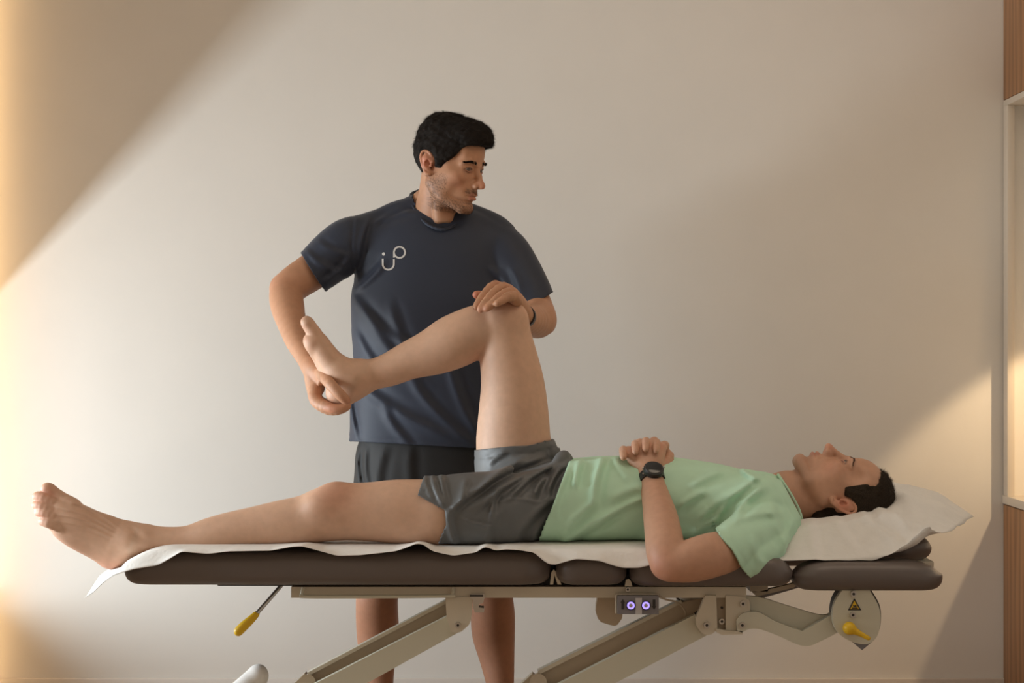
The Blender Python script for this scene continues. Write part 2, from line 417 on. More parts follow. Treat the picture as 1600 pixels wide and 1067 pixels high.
box('top_panel', (XR - 0.001, 4.10, zt - 0.018), (XR + 0.38, 5.893, zt), M_SHELF, cab, 0.001)
box('side_panel', (XR - 0.001, 5.842, zl), (XR + 0.02, 5.893, zt - 0.018), M_SHELF, cab, 0.001)
box('side_panel', (XR - 0.001, 4.10, zl), (XR + 0.38, 4.14, zt - 0.018), M_SHELF, cab, 0.001)
box('niche_end', (XR + 0.02, 5.875, zl), (XR + 0.38, 5.893, zt - 0.018), M_WALL, cab, 0)
box('niche_back', (XR + 0.36, 4.14, zl), (XR + 0.38, 5.875, zt - 0.018), M_WALL, cab, 0)

# ------------------------------------------------------------------ treatment table
tb = thing('treatment_table', 'brown padded treatment table on a cream scissor-lift frame', 'treatment table', (0, 4.82, 0))
YN, YF = 4.50, 5.14
def pad(name, px0, px1, yn, yf, z0, z1, R=0.07, r=0.026, crown=0.008, h=0.006, endl=0.0, endr=0.0, mt=M_PAD, ref=4.5):
    x0, x1 = W(px0, 0, ref)[0], W(px1, 0, ref)[0]; cx, cy, cz = (x0 + x1) / 2, (yn + yf) / 2, (z0 + z1) / 2
    hx, hy, hz = (x1 - x0) / 2, (yf - yn) / 2, (z1 - z0) / 2
    F = Field()
    def f(P):
        X = P[:, 0] - cx; Y = P[:, 1] - cy; Z = P[:, 2] - cz
        qx = np.abs(X) - hx + R; qy = np.abs(Y) - hy + R
        dp = np.sqrt(np.maximum(qx, 0) ** 2 + np.maximum(qy, 0) ** 2) + np.minimum(np.maximum(qx, qy), 0) - R
        edge = np.clip(-dp / 0.09, 0, 1); top = hz - crown * (1 - np.sin(edge * 1.57))
        el = np.clip((X + hx) / 0.10, 0, 1); er = np.clip((hx - X) / 0.10, 0, 1)
        top = top - endl * (1 - el) ** 2 - endr * (1 - er) ** 2
        dz = np.where(Z > 0, Z - top, -Z - hz)
        w0, w1 = dp + r, dz + r
        return np.minimum(np.maximum(w0, w1), 0) + np.sqrt(np.maximum(w0, 0) ** 2 + np.maximum(w1, 0) ** 2) - r
    F.add('u', 0, (cx, cy, cz), math.sqrt(hx * hx + hy * hy + hz * hz), f)
    v, q = polygonize(F, h, (x0 - .02, yn - .02, z0 - .02), (x1 + .02, yf + .02, z1 + .02))
    return from_np(name, v, q, mt, tb)
ZB, ZT = 0.547, 0.625
pad('leg_pad', 186, 862, YN, YF, ZB, ZT, endl=0.035, h=0.0075)
pad('seat_pad', 869, 981, YN, YF, ZB, ZT - 0.004, R=0.05, endl=0.01, endr=0.01)
pad('back_pad', 985, 1243, YN, YF, ZB - 0.003, ZT - 0.006, R=0.05, endr=0.02)
pad('arm_pad', 1243, 1481, YN, 4.645, 0.534, 0.602, R=0.06, endl=0.016, endr=0.02)
pad('arm_pad', 1243, 1481, 4.995, YF, 0.534, 0.602, R=0.06, endl=0.016, endr=0.02)
pad('head_pad', 1255, 1467, 4.66, 4.98, 0.583, 0.648, R=0.09, endr=0.01, ref=4.66)
box('head_plate', (W(1285, 0, 4.68)[0], 4.69, 0.566), (W(1461, 0, 4.68)[0], 4.95, 0.583), M_CREAM, tb, 0.004)
for yy in (4.56, 5.04):
    prism('rail', [(455, 917), (1166, 917), (1166, 934), (455, 934)], yy, yy + 0.045, M_CREAM, tb, ref=4.56)
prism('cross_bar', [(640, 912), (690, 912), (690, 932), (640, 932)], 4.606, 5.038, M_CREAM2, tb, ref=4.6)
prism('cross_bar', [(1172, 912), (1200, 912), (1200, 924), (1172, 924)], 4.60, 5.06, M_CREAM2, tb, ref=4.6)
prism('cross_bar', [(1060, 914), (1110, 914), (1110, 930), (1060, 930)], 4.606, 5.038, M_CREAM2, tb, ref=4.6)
tube_mesh('guard_rod', [W(474, 918, 4.552), W(472, 929, 4.548), W(480, 932, 4.546), W(590, 932, 4.546), W(700, 931, 4.546), W(707, 928, 4.548), W(708, 918, 4.552)], 0.0042, M_PALE, tb)
# pad support plates with hinges at the joint of the leg pad
prism('hinge', [(860, 917), (862, 898), (866, 893), (871, 900), (878, 917), (872, 917), (867, 902), (865, 917)], 4.545, 4.556, M_CREAM, tb, 0.0008, ref=4.5)
prism('hinge', [(978, 920), (980, 910), (984, 908), (988, 912), (990, 920)], 4.545, 4.556, M_CREAM, tb, 0.0008, ref=4.5)
disc_y('bolt', 981, 921, 4.553, 4.56, 3.6, M_STEEL, tb)
disc_y('bolt_socket', 981, 921, 4.552, 4.553, 1.8, M_DARK, tb, bevel=0)
# left end: release lever
tube_mesh('lever_rod', [W(440, 914, 4.62), W(421, 936, 4.60), W(399, 961, 4.58)], 0.0048, M_STEEL, tb)
tube_mesh('lever_grip', [W(402, 957, 4.58), W(400, 960, 4.58), W(391, 969, 4.578), W(380, 979, 4.576), W(371, 988, 4.575), W(367.5, 991, 4.575)], [0.0062, 0.0078, 0.0098, 0.0112, 0.0104, 0.004], M_YEL, tb, n=16)
# scissor arms
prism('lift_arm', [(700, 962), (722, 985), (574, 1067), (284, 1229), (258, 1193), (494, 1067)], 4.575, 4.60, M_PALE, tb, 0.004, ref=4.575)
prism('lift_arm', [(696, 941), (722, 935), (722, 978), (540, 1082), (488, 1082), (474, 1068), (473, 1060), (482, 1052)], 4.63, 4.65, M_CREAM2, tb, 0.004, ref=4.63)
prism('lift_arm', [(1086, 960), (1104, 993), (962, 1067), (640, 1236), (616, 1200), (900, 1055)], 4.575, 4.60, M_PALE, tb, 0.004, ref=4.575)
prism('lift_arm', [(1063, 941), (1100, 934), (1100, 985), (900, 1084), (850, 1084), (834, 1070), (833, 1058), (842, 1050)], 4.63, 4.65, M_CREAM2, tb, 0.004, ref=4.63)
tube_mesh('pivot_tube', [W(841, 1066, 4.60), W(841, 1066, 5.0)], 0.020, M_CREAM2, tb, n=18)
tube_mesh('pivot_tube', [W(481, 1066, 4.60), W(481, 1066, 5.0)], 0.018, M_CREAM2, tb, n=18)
prism('arm_lip', [(696, 938), (698, 942.5), (484, 1055), (480, 1051)], 4.62, 4.65, M_CREAM, tb, 0.001, ref=4.62)
prism('arm_lip', [(1064, 937), (1066, 942), (844, 1053), (840, 1048)], 4.62, 4.65, M_CREAM, tb, 0.001, ref=4.62)
for yy in (4.98,):
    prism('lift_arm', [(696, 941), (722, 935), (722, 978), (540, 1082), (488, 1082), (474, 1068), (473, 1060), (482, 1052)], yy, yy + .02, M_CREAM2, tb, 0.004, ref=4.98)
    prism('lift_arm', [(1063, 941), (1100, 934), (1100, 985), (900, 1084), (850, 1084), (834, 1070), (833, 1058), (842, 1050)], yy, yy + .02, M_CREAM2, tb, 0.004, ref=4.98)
for a_, b_ in ((300, 1215), ):
    box('gap_dark_plate', (W(340, 0, 4.6)[0], 4.595, 0.536), (W(1215, 0, 4.6)[0], 5.08, 0.562), M_DARK, tb, 0.002)  # dark plate added under the pads so the gaps between them come out dark
for x0, x1 in ((300, 480), (650, 836)):
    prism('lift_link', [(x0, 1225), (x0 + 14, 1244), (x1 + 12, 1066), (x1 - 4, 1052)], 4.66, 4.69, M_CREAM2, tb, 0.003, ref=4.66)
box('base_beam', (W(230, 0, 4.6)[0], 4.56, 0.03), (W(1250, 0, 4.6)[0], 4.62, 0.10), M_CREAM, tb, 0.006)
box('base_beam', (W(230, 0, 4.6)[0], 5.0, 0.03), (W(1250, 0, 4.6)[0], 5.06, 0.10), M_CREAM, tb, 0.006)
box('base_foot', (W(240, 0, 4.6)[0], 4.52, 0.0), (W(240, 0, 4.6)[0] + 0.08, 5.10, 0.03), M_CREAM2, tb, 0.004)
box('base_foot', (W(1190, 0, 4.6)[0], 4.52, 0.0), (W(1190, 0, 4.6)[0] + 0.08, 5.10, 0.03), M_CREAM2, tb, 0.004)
# left bracket, clamp
prism('bracket', [(696, 934), (739, 932), (736, 968), (733, 976), (721, 987), (714, 989), (705, 987), (698, 966)], 4.556, 4.574, M_CREAM, tb, 0.003, ref=4.556)
disc_y('bolt', 715.5, 977, 4.548, 4.557, 4.6, M_STEEL, tb)
disc_y('bolt_socket', 715.5, 977, 4.5475, 4.548, 2.0, M_DARK, tb, bevel=0)
prism('clamp', [(735, 928), (757, 928), (757, 933), (755, 942), (748, 944), (748, 949), (756, 950), (756, 957), (742, 957), (739, 948), (739, 936), (734, 935)], 4.552, 4.59, M_STEEL, tb, 0.002, ref=4.552)
prism('clamp_slot', [(734, 929), (755, 929), (755, 932), (734, 932)], 4.549, 4.5525, M_DARK, tb, 0, ref=4.552)
# right bracket group
prism('bracket', [(1102, 930), (1119, 930), (1121, 984), (1112, 991), (1104, 992.5), (1096, 989), (1089, 979), (1087, 966), (1094, 950)], 4.550, 4.572, M_CREAM, tb, 0.003, ref=4.55)
disc_y('bolt', 1104.5, 977, 4.542, 4.552, 5.0, M_STEEL, tb); disc_y('bolt_socket', 1104.5, 977, 4.5415, 4.542, 2.2, M_DARK, tb, bevel=0)
prism('channel', [(1117, 930), (1136, 930), (1136, 984), (1117, 984)], 4.575, 4.60, M_CREAM2, tb, 0.001, ref=4.55)
disc_y('bolt', 1128, 971, 4.568, 4.577, 4.6, M_STEEL, tb); disc_y('bolt_socket', 1128, 971, 4.5675, 4.568, 2.0, M_DARK, tb, bevel=0)
disc_y('rivet', 1128, 949.5, 4.571, 4.577, 2.0, M_DARK, tb)
prism('end_bracket', [(1134, 930), (1162, 932), (1170, 937), (1172, 944), (1172, 958), (1160, 966), (1150, 976), (1150, 986), (1134, 986)], 4.556, 4.566, M_CREAM, tb, 0.0025, ref=4.556)
prism('flange', [(1118, 982), (1140, 986), (1160, 986), (1161, 991), (1128, 992), (1120, 988)], 4.545, 4.60, M_CREAM, tb, 0.002, ref=4.545)
# S-shaped arms carrying the head end
up_ = cr([(1150, 931), (1187, 933), (1232, 947), (1282, 961), (1300, 957), (1318, 948)], 5)
lo_ = cr([(1318, 952), (1300, 961), (1259, 983), (1246, 983), (1210, 969), (1187, 957), (1165, 955), (1150, 960)], 5)
prism('swan_arm', [tuple(p) for p in up_ + lo_], 4.572, 4.588, M_PALE, tb, 0.003, ref=4.572)
up_ = cr([(1151, 969), (1156, 962), (1166, 957), (1187, 957), (1210, 970), (1248, 984), (1259, 983), (1300, 960), (1320, 950)], 4)
lo_ = cr([(1325, 975), (1309, 988), (1278, 1004), (1264, 1009), (1246, 1007), (1215, 993), (1187, 983), (1170, 983), (1159, 988), (1151, 984)], 4)
prism('swan_arm', [tuple(p) for p in up_ + lo_], 4.545, 4.566, M_PALE, tb, 0.003, ref=4.545)
for bx_, by_, yy in ((1161, 943.5, 4.550), (1160, 977, 4.539)):
    disc_y('bolt', bx_, by_, yy, yy + 0.009, 4.8, M_STEEL, tb); disc_y('bolt_socket', bx_, by_, yy - 0.0006, yy, 2.2, M_DARK, tb, bevel=0)
# joint cover with the warning label and the yellow clamp lever
cov = cr([(1316, 922), (1304, 942), (1301, 968), (1310, 989), (1332, 1003), (1356, 1006), (1371, 993), (1375.5, 970), (1373, 947), (1359, 922)], 5)
cp = prism('joint_cover', [tuple(p) for p in cov], 4.520, 4.54, M_PALE, tb, 0.004, ref=4.52)
prism('joint_core', [tuple(p + np.array((3.5, -1))) for p in cov], 4.541, 4.60, M_DARK, tb, 0.004, ref=4.52)
prism('joint_tip', [(1328, 1000), (1366, 1000), (1347, 1016)], 4.53, 4.58, M_GREY, tb, 0.002, ref=4.53)
prism('head_post', [(1322, 905), (1356, 905), (1356, 930), (1322, 930)], 4.541, 4.60, M_CREAM2, tb, 0.002, ref=4.54)
for bx_, by_ in ((1334, 928), (1333, 961)):
    disc_y('bolt', bx_, by_, 4.513, 4.521, 4.8, M_STEEL, cp); disc_y('bolt_socket', bx_, by_, 4.5124, 4.513, 2.2, M_DARK, cp, bevel=0)
prism('warning_label', [(1335, 934.5), (1325, 953.5), (1346, 953.5)], 4.5190, 4.5198, M_DARK, cp, 0, ref=4.519)
prism('warning_label', [(1335, 938.2), (1328.3, 951.6), (1342.5, 951.6)], 4.5184, 4.5190, M_YEL, cp, 0, ref=4.519)
prism('warning_label', [(1330.5, 951), (1331.5, 949), (1339.5, 949), (1341, 951)], 4.5180, 4.5184, M_DARK, cp, 0, ref=4.519)
prism('warning_label', [(1332, 945), (1335, 946), (1337, 944.5), (1339, 947), (1337, 948.4), (1333, 947.4)], 4.5180, 4.5184, M_DARK, cp, 0, ref=4.519)
F = Field()
kc = W(1327, 981.5, 4.500)
F.seg(kc, W(1327, 981.5, 4.514), 0.0140, 0.0150, k=0.004); F.chain([np.append(W(1329, 982.5, 4.500), 0.0095), np.append(W(1340, 988, 4.498), 0.0062), np.append(W(1357, 997, 4.496), 0.0050)], k=0.008)
v, q = polygonize(F, 0.0018, kc - .04, kc + .06); from_np('clamp_lever', v, q, M_YEL, tb)
# control box
cb = prism('control_box', [(965, 931), (1029.5, 931), (1029.5, 959.5), (965, 959.5)], 4.520, 4.56, M_GREY, tb, 0.0012, ref=4.52)
prism('centre_panel', [(993, 934), (1003, 934), (1003, 959), (993, 959)], 4.5175, 4.5200, M_LGREY, cb, 0.0004, ref=4.52)
for bx_ in (985.8, 1009.3):
    disc_y('button_bezel', bx_, 946, 4.5165, 4.52, 7.6, M_DARK, cb); disc_y('light_ring', bx_, 946, 4.5150, 4.5165, 5.9, M_GLOW, cb, bevel=0.0004); disc_y('button', bx_, 946, 4.5130, 4.5152, 3.1, M_STEEL, cb, bevel=0.0006)
prism('arrow', [(973, 936), (969.3, 941.5), (971, 941.5), (971, 952), (975.2, 952), (975.2, 941.5), (976.7, 941.5)], 4.5190, 4.5198, M_DARK, cb, 0, ref=4.52)
prism('arrow', [(1022, 952.5), (1025.4, 947), (1024, 947), (1024, 936.5), (1019.8, 936.5), (1019.8, 947), (1018.5, 947)], 4.5190, 4.5198, M_DARK, cb, 0, ref=4.52)
tube_mesh('box_bracket', [W(963, 958, 4.54), W(963, 931, 4.54), W(967, 928.5, 4.54), W(1024, 928.5, 4.54), W(1028, 931, 4.54)], 0.0022, M_CREAM, tb)
prism('motor_plate', [(935, 926), (931.5, 945), (931, 957), (934, 966), (939, 972), (950, 975.5), (960, 978), (965, 976), (972, 966), (973, 957), (968, 926)], 4.60, 4.64, M_CREAM2, tb, 0.003, ref=4.60)
F = Field(); F.ell(W(1081, 944, 4.72), (0.030, 0.05, 0.018)); F.seg(W(1068, 934, 4.72), W(1100, 940, 4.72), .012, .018, k=.01)
v, q = polygonize(F, 0.005, W(1081, 944, 4.72) - .09, W(1081, 944, 4.72) + .09); from_np('motor', v, q, M_CREAM2, tb)
tube_mesh('cable', [W(1029, 932, 4.555), W(1042, 937, 4.57), W(1056, 940, 4.59), W(1066, 948, 4.60), W(1071, 958, 4.60), W(1069, 970, 4.63)], 0.0022, M_CREAM2, tb)
tube_mesh('cable', [W(1052, 926, 4.60), W(1060, 936, 4.62), W(1072, 941, 4.64), W(1086, 946, 4.66)], 0.0024, M_DARK, tb)
tube_mesh('cable', [W(1098, 932, 4.57), W(1100, 942, 4.585), W(1094, 953, 4.60), W(1080, 962, 4.62)], 0.0030, M_DARK, tb)
prism('tilt_link', [(1176, 926), (1200, 921), (1238, 912), (1243, 909), (1246, 914), (1240, 918), (1182, 932)], 4.60, 4.62, M_CREAM2, tb, 0.002, ref=4.6)
tube_mesh('gas_spring', [W(1184, 931, 4.66), W(1250, 912, 4.66)], 0.008, M_GREY, tb)
# rounded white drive housing at the bottom edge of the picture
F = Field(); F.seg(W(401, 1056, 4.70), W(330, 1126, 4.66), 0.0245, 0.034, k=.01); F.ell(W(405, 1056, 4.70), (.020, .024, .026), k=.012)
v, q = polygonize(F, 0.004, W(330, 1126, 4.66) - .08, W(401, 1056, 4.70) + .08); from_np('drive_housing', v, q, M_WHITE, tb)
tube_mesh('housing_post', [W(340, 1112, 4.67), W(330, 1160, 4.66), W(330, 1240, 4.62)], 0.02, M_CREAM, tb)

# ------------------------------------------------------------------ paper sheet
brd = [(132, 934), (146, 925), (160, 911), (176, 899), (208, 889), (247, 883), (268, 871), (283, 861.5), (325, 865), (358, 861), (423, 860), (455, 854), (472, 853), (491, 858), (527, 868), (563, 867), (600, 863), (618, 861), (636, 855), (650, 849), (661, 850), (676, 861), (708, 868), (744, 863), (752, 857), (759, 854), (775, 860), (790, 858), (810, 859), (835, 863), (846, 873), (857, 881), (868, 882), (884, 877), (900, 873), (938, 876), (958, 883), (974, 887), (998, 887), (1018, 882), (1040, 872), (1070, 863), (1180, 864), (1206, 872), (1222, 880), (1277, 879), (1330, 881), (1372, 880), (1395, 872), (1418, 858), (1440, 842), (1462, 829)]
bpx = np.array([b[0] for b in brd], float); bpy_ = np.array([b[1] for b in brd], float)
NU, NV = 330, 60
us = np.linspace(0, 1, NU); vs = np.linspace(0, 1, NV)
n1 = NZ(5); G = np.zeros((NU, NV, 3))
xs_px = 132 + us * (1462 - 132)
bz = np.interp(xs_px, bpx, bpy_)
ker = np.array([1, 2, 1.]) / 4; bz = np.convolve(np.pad(bz, 1, mode='edge'), ker, 'valid')
for j, v in enumerate(vs):
    yb = 4.480
    y = yb + v * 0.60
    for_x = (xs_px - CX) * yb / F_PX
    zb = CAMZ - (bz - CY) * yb / F_PX
    # resting height over the pads
    ztop = np.full(NU, 0.6300)
    ztop = ztop - 0.034 * (np.clip(262 - xs_px, 0, 76) / 76.0) ** 2 - 0.0013 * np.clip(190 - xs_px, 0, 99) + 0.20 * np.clip(y - yb, 0, .16) * np.clip((180 - xs_px) / 40, 0, 1)
    wav = np.clip((zb - 0.6285) * 1.0, -0.001, 0.05)
    t = np.clip((y - yb) / 0.045, 0, 1); t = t * t * (3 - 2 * t)
    z = zb * (1 - t) + (ztop + wav * np.exp(-((y - yb) / 0.13) ** 2)) * t
    # head end
    P = {}
    hx = [1195, 1240, 1290, 1340, 1385, 1415, 1440, 1462]
    rows = [(0.0, [0.610, 0.600, 0.598, 0.598, 0.606, 0.617, 0.634, 0.666]),
            (0.22, [0.635, 0.655, 0.668, 0.680, 0.692, 0.684, 0.674, 0.657]),
            (0.36, [0.637, 0.672, 0.680, 0.686, 0.702, 0.700, 0.686, 0.660]),
            (0.50, [0.637, 0.650, 0.632, 0.640, 0.705, 0.728, 0.705, 0.661]),
            (0.66, [0.637, 0.650, 0.640, 0.650, 0.728, 0.735, 0.710, 0.663]),
            (0.84, [0.637, 0.655, 0.670, 0.700, 0.738, 0.744, 0.722, 0.664]),
            (1.00, [0.637, 0.655, 0.670, 0.700, 0.732, 0.738, 0.718, 0.660])]
    zr = np.array([np.interp(v, [r[0] for r in rows], [r[1][k] for r in rows]) for k in range(8)])
    zh = np.interp(xs_px, hx, zr)
    w = np.clip((xs_px - 1185) / 60, 0, 1); w = w * w * (3 - 2 * w)
    if v > 0.0: z = z * (1 - w) + zh * w
    z = z + 0.03 * np.exp(-((xs_px - 335) / 35) ** 2) * np.clip((v - 0.75) / 0.25, 0, 1)
    x = for_x * (1 + 0.0 * v)
    # far corner of the sheet reaches further out
    ext = np.clip((xs_px - 1340) / 122, 0, 1) ** 1.3
    x = x + ext * np.interp(v, [0, .25, .5, .8, 1], [0, 0.085, 0.14, 0.20, 0.165])
    y2 = y + np.clip((xs_px - 1060) / 60, 0, 1) * (0.058 * (1 - v))
    G[:, j, 0] = x; G[:, j, 1] = y2; G[:, j, 2] = z
Pn = G.reshape(-1, 3).astype(np.float32)
amp = 0.0012 + 0.0050 * np.clip((Pn[:, 0] - 0.70) / 0.2, 0, 1)
rid = 1 - np.abs(np.sin(n1(Pn, 15) * 1.6)); rid2 = 1 - np.abs(np.sin(NZ(8)(Pn, 45) * 1.3))
Pn[:, 2] += (amp * (rid - 0.4) + amp * 0.5 * (rid2 - 0.4)) * np.clip((Pn[:, 1] - 4.49) / 0.05, 0.25, 1)
Pn[:, 2] -= folds([(1350, 806, 1405, 852, .010, 7), (1372, 798, 1450, 828, .010, 8), (1305, 812, 1340, 862, .006, 8), (1400, 770, 1480, 800, .007, 8), (1268, 815, 1275, 870, .005, 8), (1392, 786, 1425, 838, .007, 6)])(Pn) * 1.0
ii = np.arange(NU * NV).reshape(NU, NV)
q = np.stack([ii[:-1, :-1], ii[1:, :-1], ii[1:, 1:], ii[:-1, 1:]], -1).reshape(-1, 4)
sheet = from_np('paper_sheet', Pn, q, M_PAPER)
sheet['label'] = 'crinkled white paper sheet laid along the brown padded table'; sheet['category'] = 'paper sheet'
md = sheet.modifiers.new('s', 'SOLIDIFY'); md.thickness = 0.0012; md.offset = 0
print('table done %.1f' % (time.time() - T_START))
# ------------------------------------------------------------------ people: shared anatomy
def Rz(a): c, s = math.cos(a), math.sin(a); return np.array([[c, -s, 0], [s, c, 0], [0, 0, 1]])
def Rx(a): c, s = math.cos(a), math.sin(a); return np.array([[1, 0, 0], [0, c, -s], [0, s, c]])
def Ry(a): c, s = math.cos(a), math.sin(a); return np.array([[c, 0, s], [0, 1, 0], [-s, 0, c]])
EYE = (0.0310, -0.0800, 0.0)
def head(F, fr, o):
    """sculpt a head in its own frame: -y face, z crown, origin between the eyes' height and the ears"""
    F.fr = fr; jw = o.get('jaw', 1.0); lid = o.get('lid', 0.0)
    F.ell((0, 0.010, 0.034), (0.0755, 0.086, 0.082), k=0.01)
    F.ell((0, -0.040, 0.040), (0.062, 0.052, 0.056), k=0.03)
    F.ell((0, -0.042, -0.028), (0.0585, 0.049, 0.062), k=0.03)
    F.ell((0, -0.032, -0.070), (0.047 * jw, 0.048, 0.036), k=0.025)
    for s in (-1, 1):
        F.chain([(s * .056 * jw, .004, -.052, .017), (s * .047 * jw, -.030, -.080, .016), (s * .017, -.074, -.103, .0145)], k=0.02)
        F.ell((s * .047, -.057, -.022), (.019, .022, .015), k=0.022)
        F.ell((s * .052, -.02, -.04), (.019, .035, .032), k=0.02)
    F.ell((0, -.077, -.1035), (.021, .0175, .0145), k=0.014)
    F.ell((0, -.073, -.060), (.031, .024, .027), k=0.018)
    F.chain([(-.050, -.070, .014, .008), (-.030, -.0845, .0195, .0085), (-.010, -.088, .0145, .008), (.010, -.088, .0145, .008), (.030, -.0845, .0195, .0085), (.050, -.070, .014, .008)], k=0.012)
    for s in (-1, 1):
        F.ell((s * .0320, -.0985, -.001), (.0175, .0165, .0105), 's', k=0.014)
        F.ell((s * .014, -.096, -.004), (.007, .010, .010), 's', k=0.008)
        F.ell((s * .070, -.062, .026), (.016, .020, .022), 's', k=0.02)
    # nose
    F.chain([(0, -.0885, .008, .0062), (0, -.0985, -.012, .0070), (0, -.1125, -.032, .0078)], k=0.010)
    F.ell((0, -.1145, -.0375), (.0092, .0100, .0082), k=0.007)
    F.ell((0, -.100, -.036), (.0125, .013, .011), k=0.008)
    for s in (-1, 1):
        F.ell((s * .0125, -.1015, -.0405), (.0062, .0095, .0072), k=0.005)
        F.ell((s * .0068, -.1075, -.0475), (.0034, .0062, .0040), 's', k=0.002)
    # lids over the eyeballs
    for s in (-1, 1):
        def arc(zc_, y=0, n=9, ex=1.0, p_=.7):
            out = []
            for i in range(n):
                t = -1 + 2 * i / (n - 1); z = zc_ * (1 - t * t) ** p_ - .0008 + .0010 * t
                yy = -.0745 - .0138 * math.sqrt(1 - (.78 * t) ** 2 - (z / .0138) ** 2 * .55) + .0055 * max(t, 0) ** 2 + y
                out.append((s * (.0310 + .0142 * t * ex), yy, z))
            return out
        F.chain([(*p, .0034) for p in arc(.0125, .0035, ex=1.05, p_=.5)], k=0.010, kin=0.004)
        F.chain([(*p, .0034) for p in arc(-.0115, .0040, ex=1.05, p_=.5)], k=0.010, kin=0.004)
        F.chain([(*p, .0030) for p in arc(.0100 - lid * .5, .0018, ex=1.02, p_=.6)], k=0.006, kin=0.003)
        F.chain([(*p, .0021) for p in arc(.0072 - lid)], k=0.004, kin=0.0015)
        F.chain([(*p, .0017) for p in arc(-.0054 + lid * .3)], k=0.004, kin=0.0015)
    # mouth
    F.chain([(-.0235, -.0845, -.0690, .0022), (-.012, -.0945, -.0655, .0044), (-.004, -.0978, -.0635, .0050), (0, -.0975, -.0645, .0046), (.004, -.0978, -.0635, .0050), (.012, -.0945, -.0655, .0044), (.0235, -.0845, -.0690, .0022)], k=0.005)
    F.chain([(-.021, -.0850, -.0715, .0025), (-.010, -.0935, -.0745, .0052), (0, -.0955, -.0752, .0058), (.010, -.0935, -.0745, .0052), (.021, -.0850, -.0715, .0025)], k=0.005)
    F.chain([(-.0245, -.0875, -.0695, .0009), (-.012, -.0985, -.0688, .0013), (0, -.1025, -.0690, .0014), (.012, -.0985, -.0688, .0013), (.0245, -.0875, -.0695, .0009)], 's', k=0.0025)
    F.seg((0, -.1045, -.050), (0, -.1015, -.060), .0022, .0028, 's', k=0.005)
    F.ell((0, -.0985, -.0865), (.014, .006, .0045), 's', k=0.010)
    for s in (-1, 1): F.chain([(s * .0215, -.0985, -.043, .0015), (s * .030, -.088, -.060, .0015)], 's', k=0.008)
    # ears
    for s in (-1, 1):
        base = np.array((s * .0735, .014, -.006))
        def E(u, w, out): return base + np.array((s * (out + .30 * (u + .0)), u + .12 * w * 1.0, w))   # u back, w up
        F.chain([(*E(-.004, .022, -.001), .0055), (*E(.008, .022, .0005), .0055), (*E(.013, .012, .001), .0055), (*E(.011, .0, .001), .0050), (*E(.004, -.012, .001), .0050)], k=0.006, kin=0.005)
        F.ell(E(.003, .018, -.003), (.006, .012, .013), k=.004)
        F.chain([(*E(-.008, .012, .0), .007), (*E(.004, .010, .002), .0085), (*E(.006, -.008, .001), .0075), (*E(-.004, -.022, .0), .006)], k=0.008, kin=0.008)
        rim = [(-.010, .004), (-.011, .014), (-.006, .026), (.005, .032), (.015, .028), (.0195, .017), (.0175, .004), (.0125, -.009), (.006, -.020), (-.001, -.0275), (-.008, -.0265)]
        F.chain([(*E(u, w, .006 if i > 1 else .002), .0030 if i < 9 else .0048) for i, (u, w) in enumerate(rim)], k=0.004, sub=2, kin=0.002)
        F.chain([(*E(.004, .018, .004), .0026), (*E(.010, .008, .0045), .0026), (*E(.007, -.006, .004), .0026), (*E(-.001, -.014, .004), .0028)], k=0.003, kin=0.002)
        F.ell(E(-.001, .0005, .0085), (.0075, .0062, .0090), 's', k=0.003)
        F.ell(E(-.009, -.003, .005), (.003, .0035, .005), k=0.003)
    F.fr = ID
def eyes(fr, parent, gaze, iris, lidr=.0128):
    ms = [mat('eye_white', (0.38, 0.33, 0.30), 0.15), mat('eye_iris', iris, 0.15), mat('eye_pupil', (0.01, 0.01, 0.01), 0.1)]
    for s in (-1, 1):
        bm = bmesh.new(); bmesh.ops.create_uvsphere(bm, u_segments=32, v_segments=40, radius=lidr * fr.s)
        g = Vector(gaze).normalized()
        q = Vector((0, 0, 1)).rotation_difference(g)
        bmesh.ops.rotate(bm, verts=bm.verts, cent=(0, 0, 0), matrix=q.to_matrix())
        R = Matrix(fr.R.tolist()); bmesh.ops.rotate(bm, verts=bm.verts, cent=(0, 0, 0), matrix=R)
        gw = R @ g; c = fr.pt((s * .0310, -.0745, .0))
        for f in bm.faces:
            a = f.calc_center_median().normalized().angle(gw); f.material_index = 2 if a < 0.19 else (1 if a < 0.46 else 0)
        bmesh.ops.translate(bm, verts=bm.verts, vec=Vector([float(x) for x in c]))
        me = bpy.data.meshes.new('eye'); bm.to_mesh(me); bm.free(); link_mesh('eye', me, ms, parent, True)
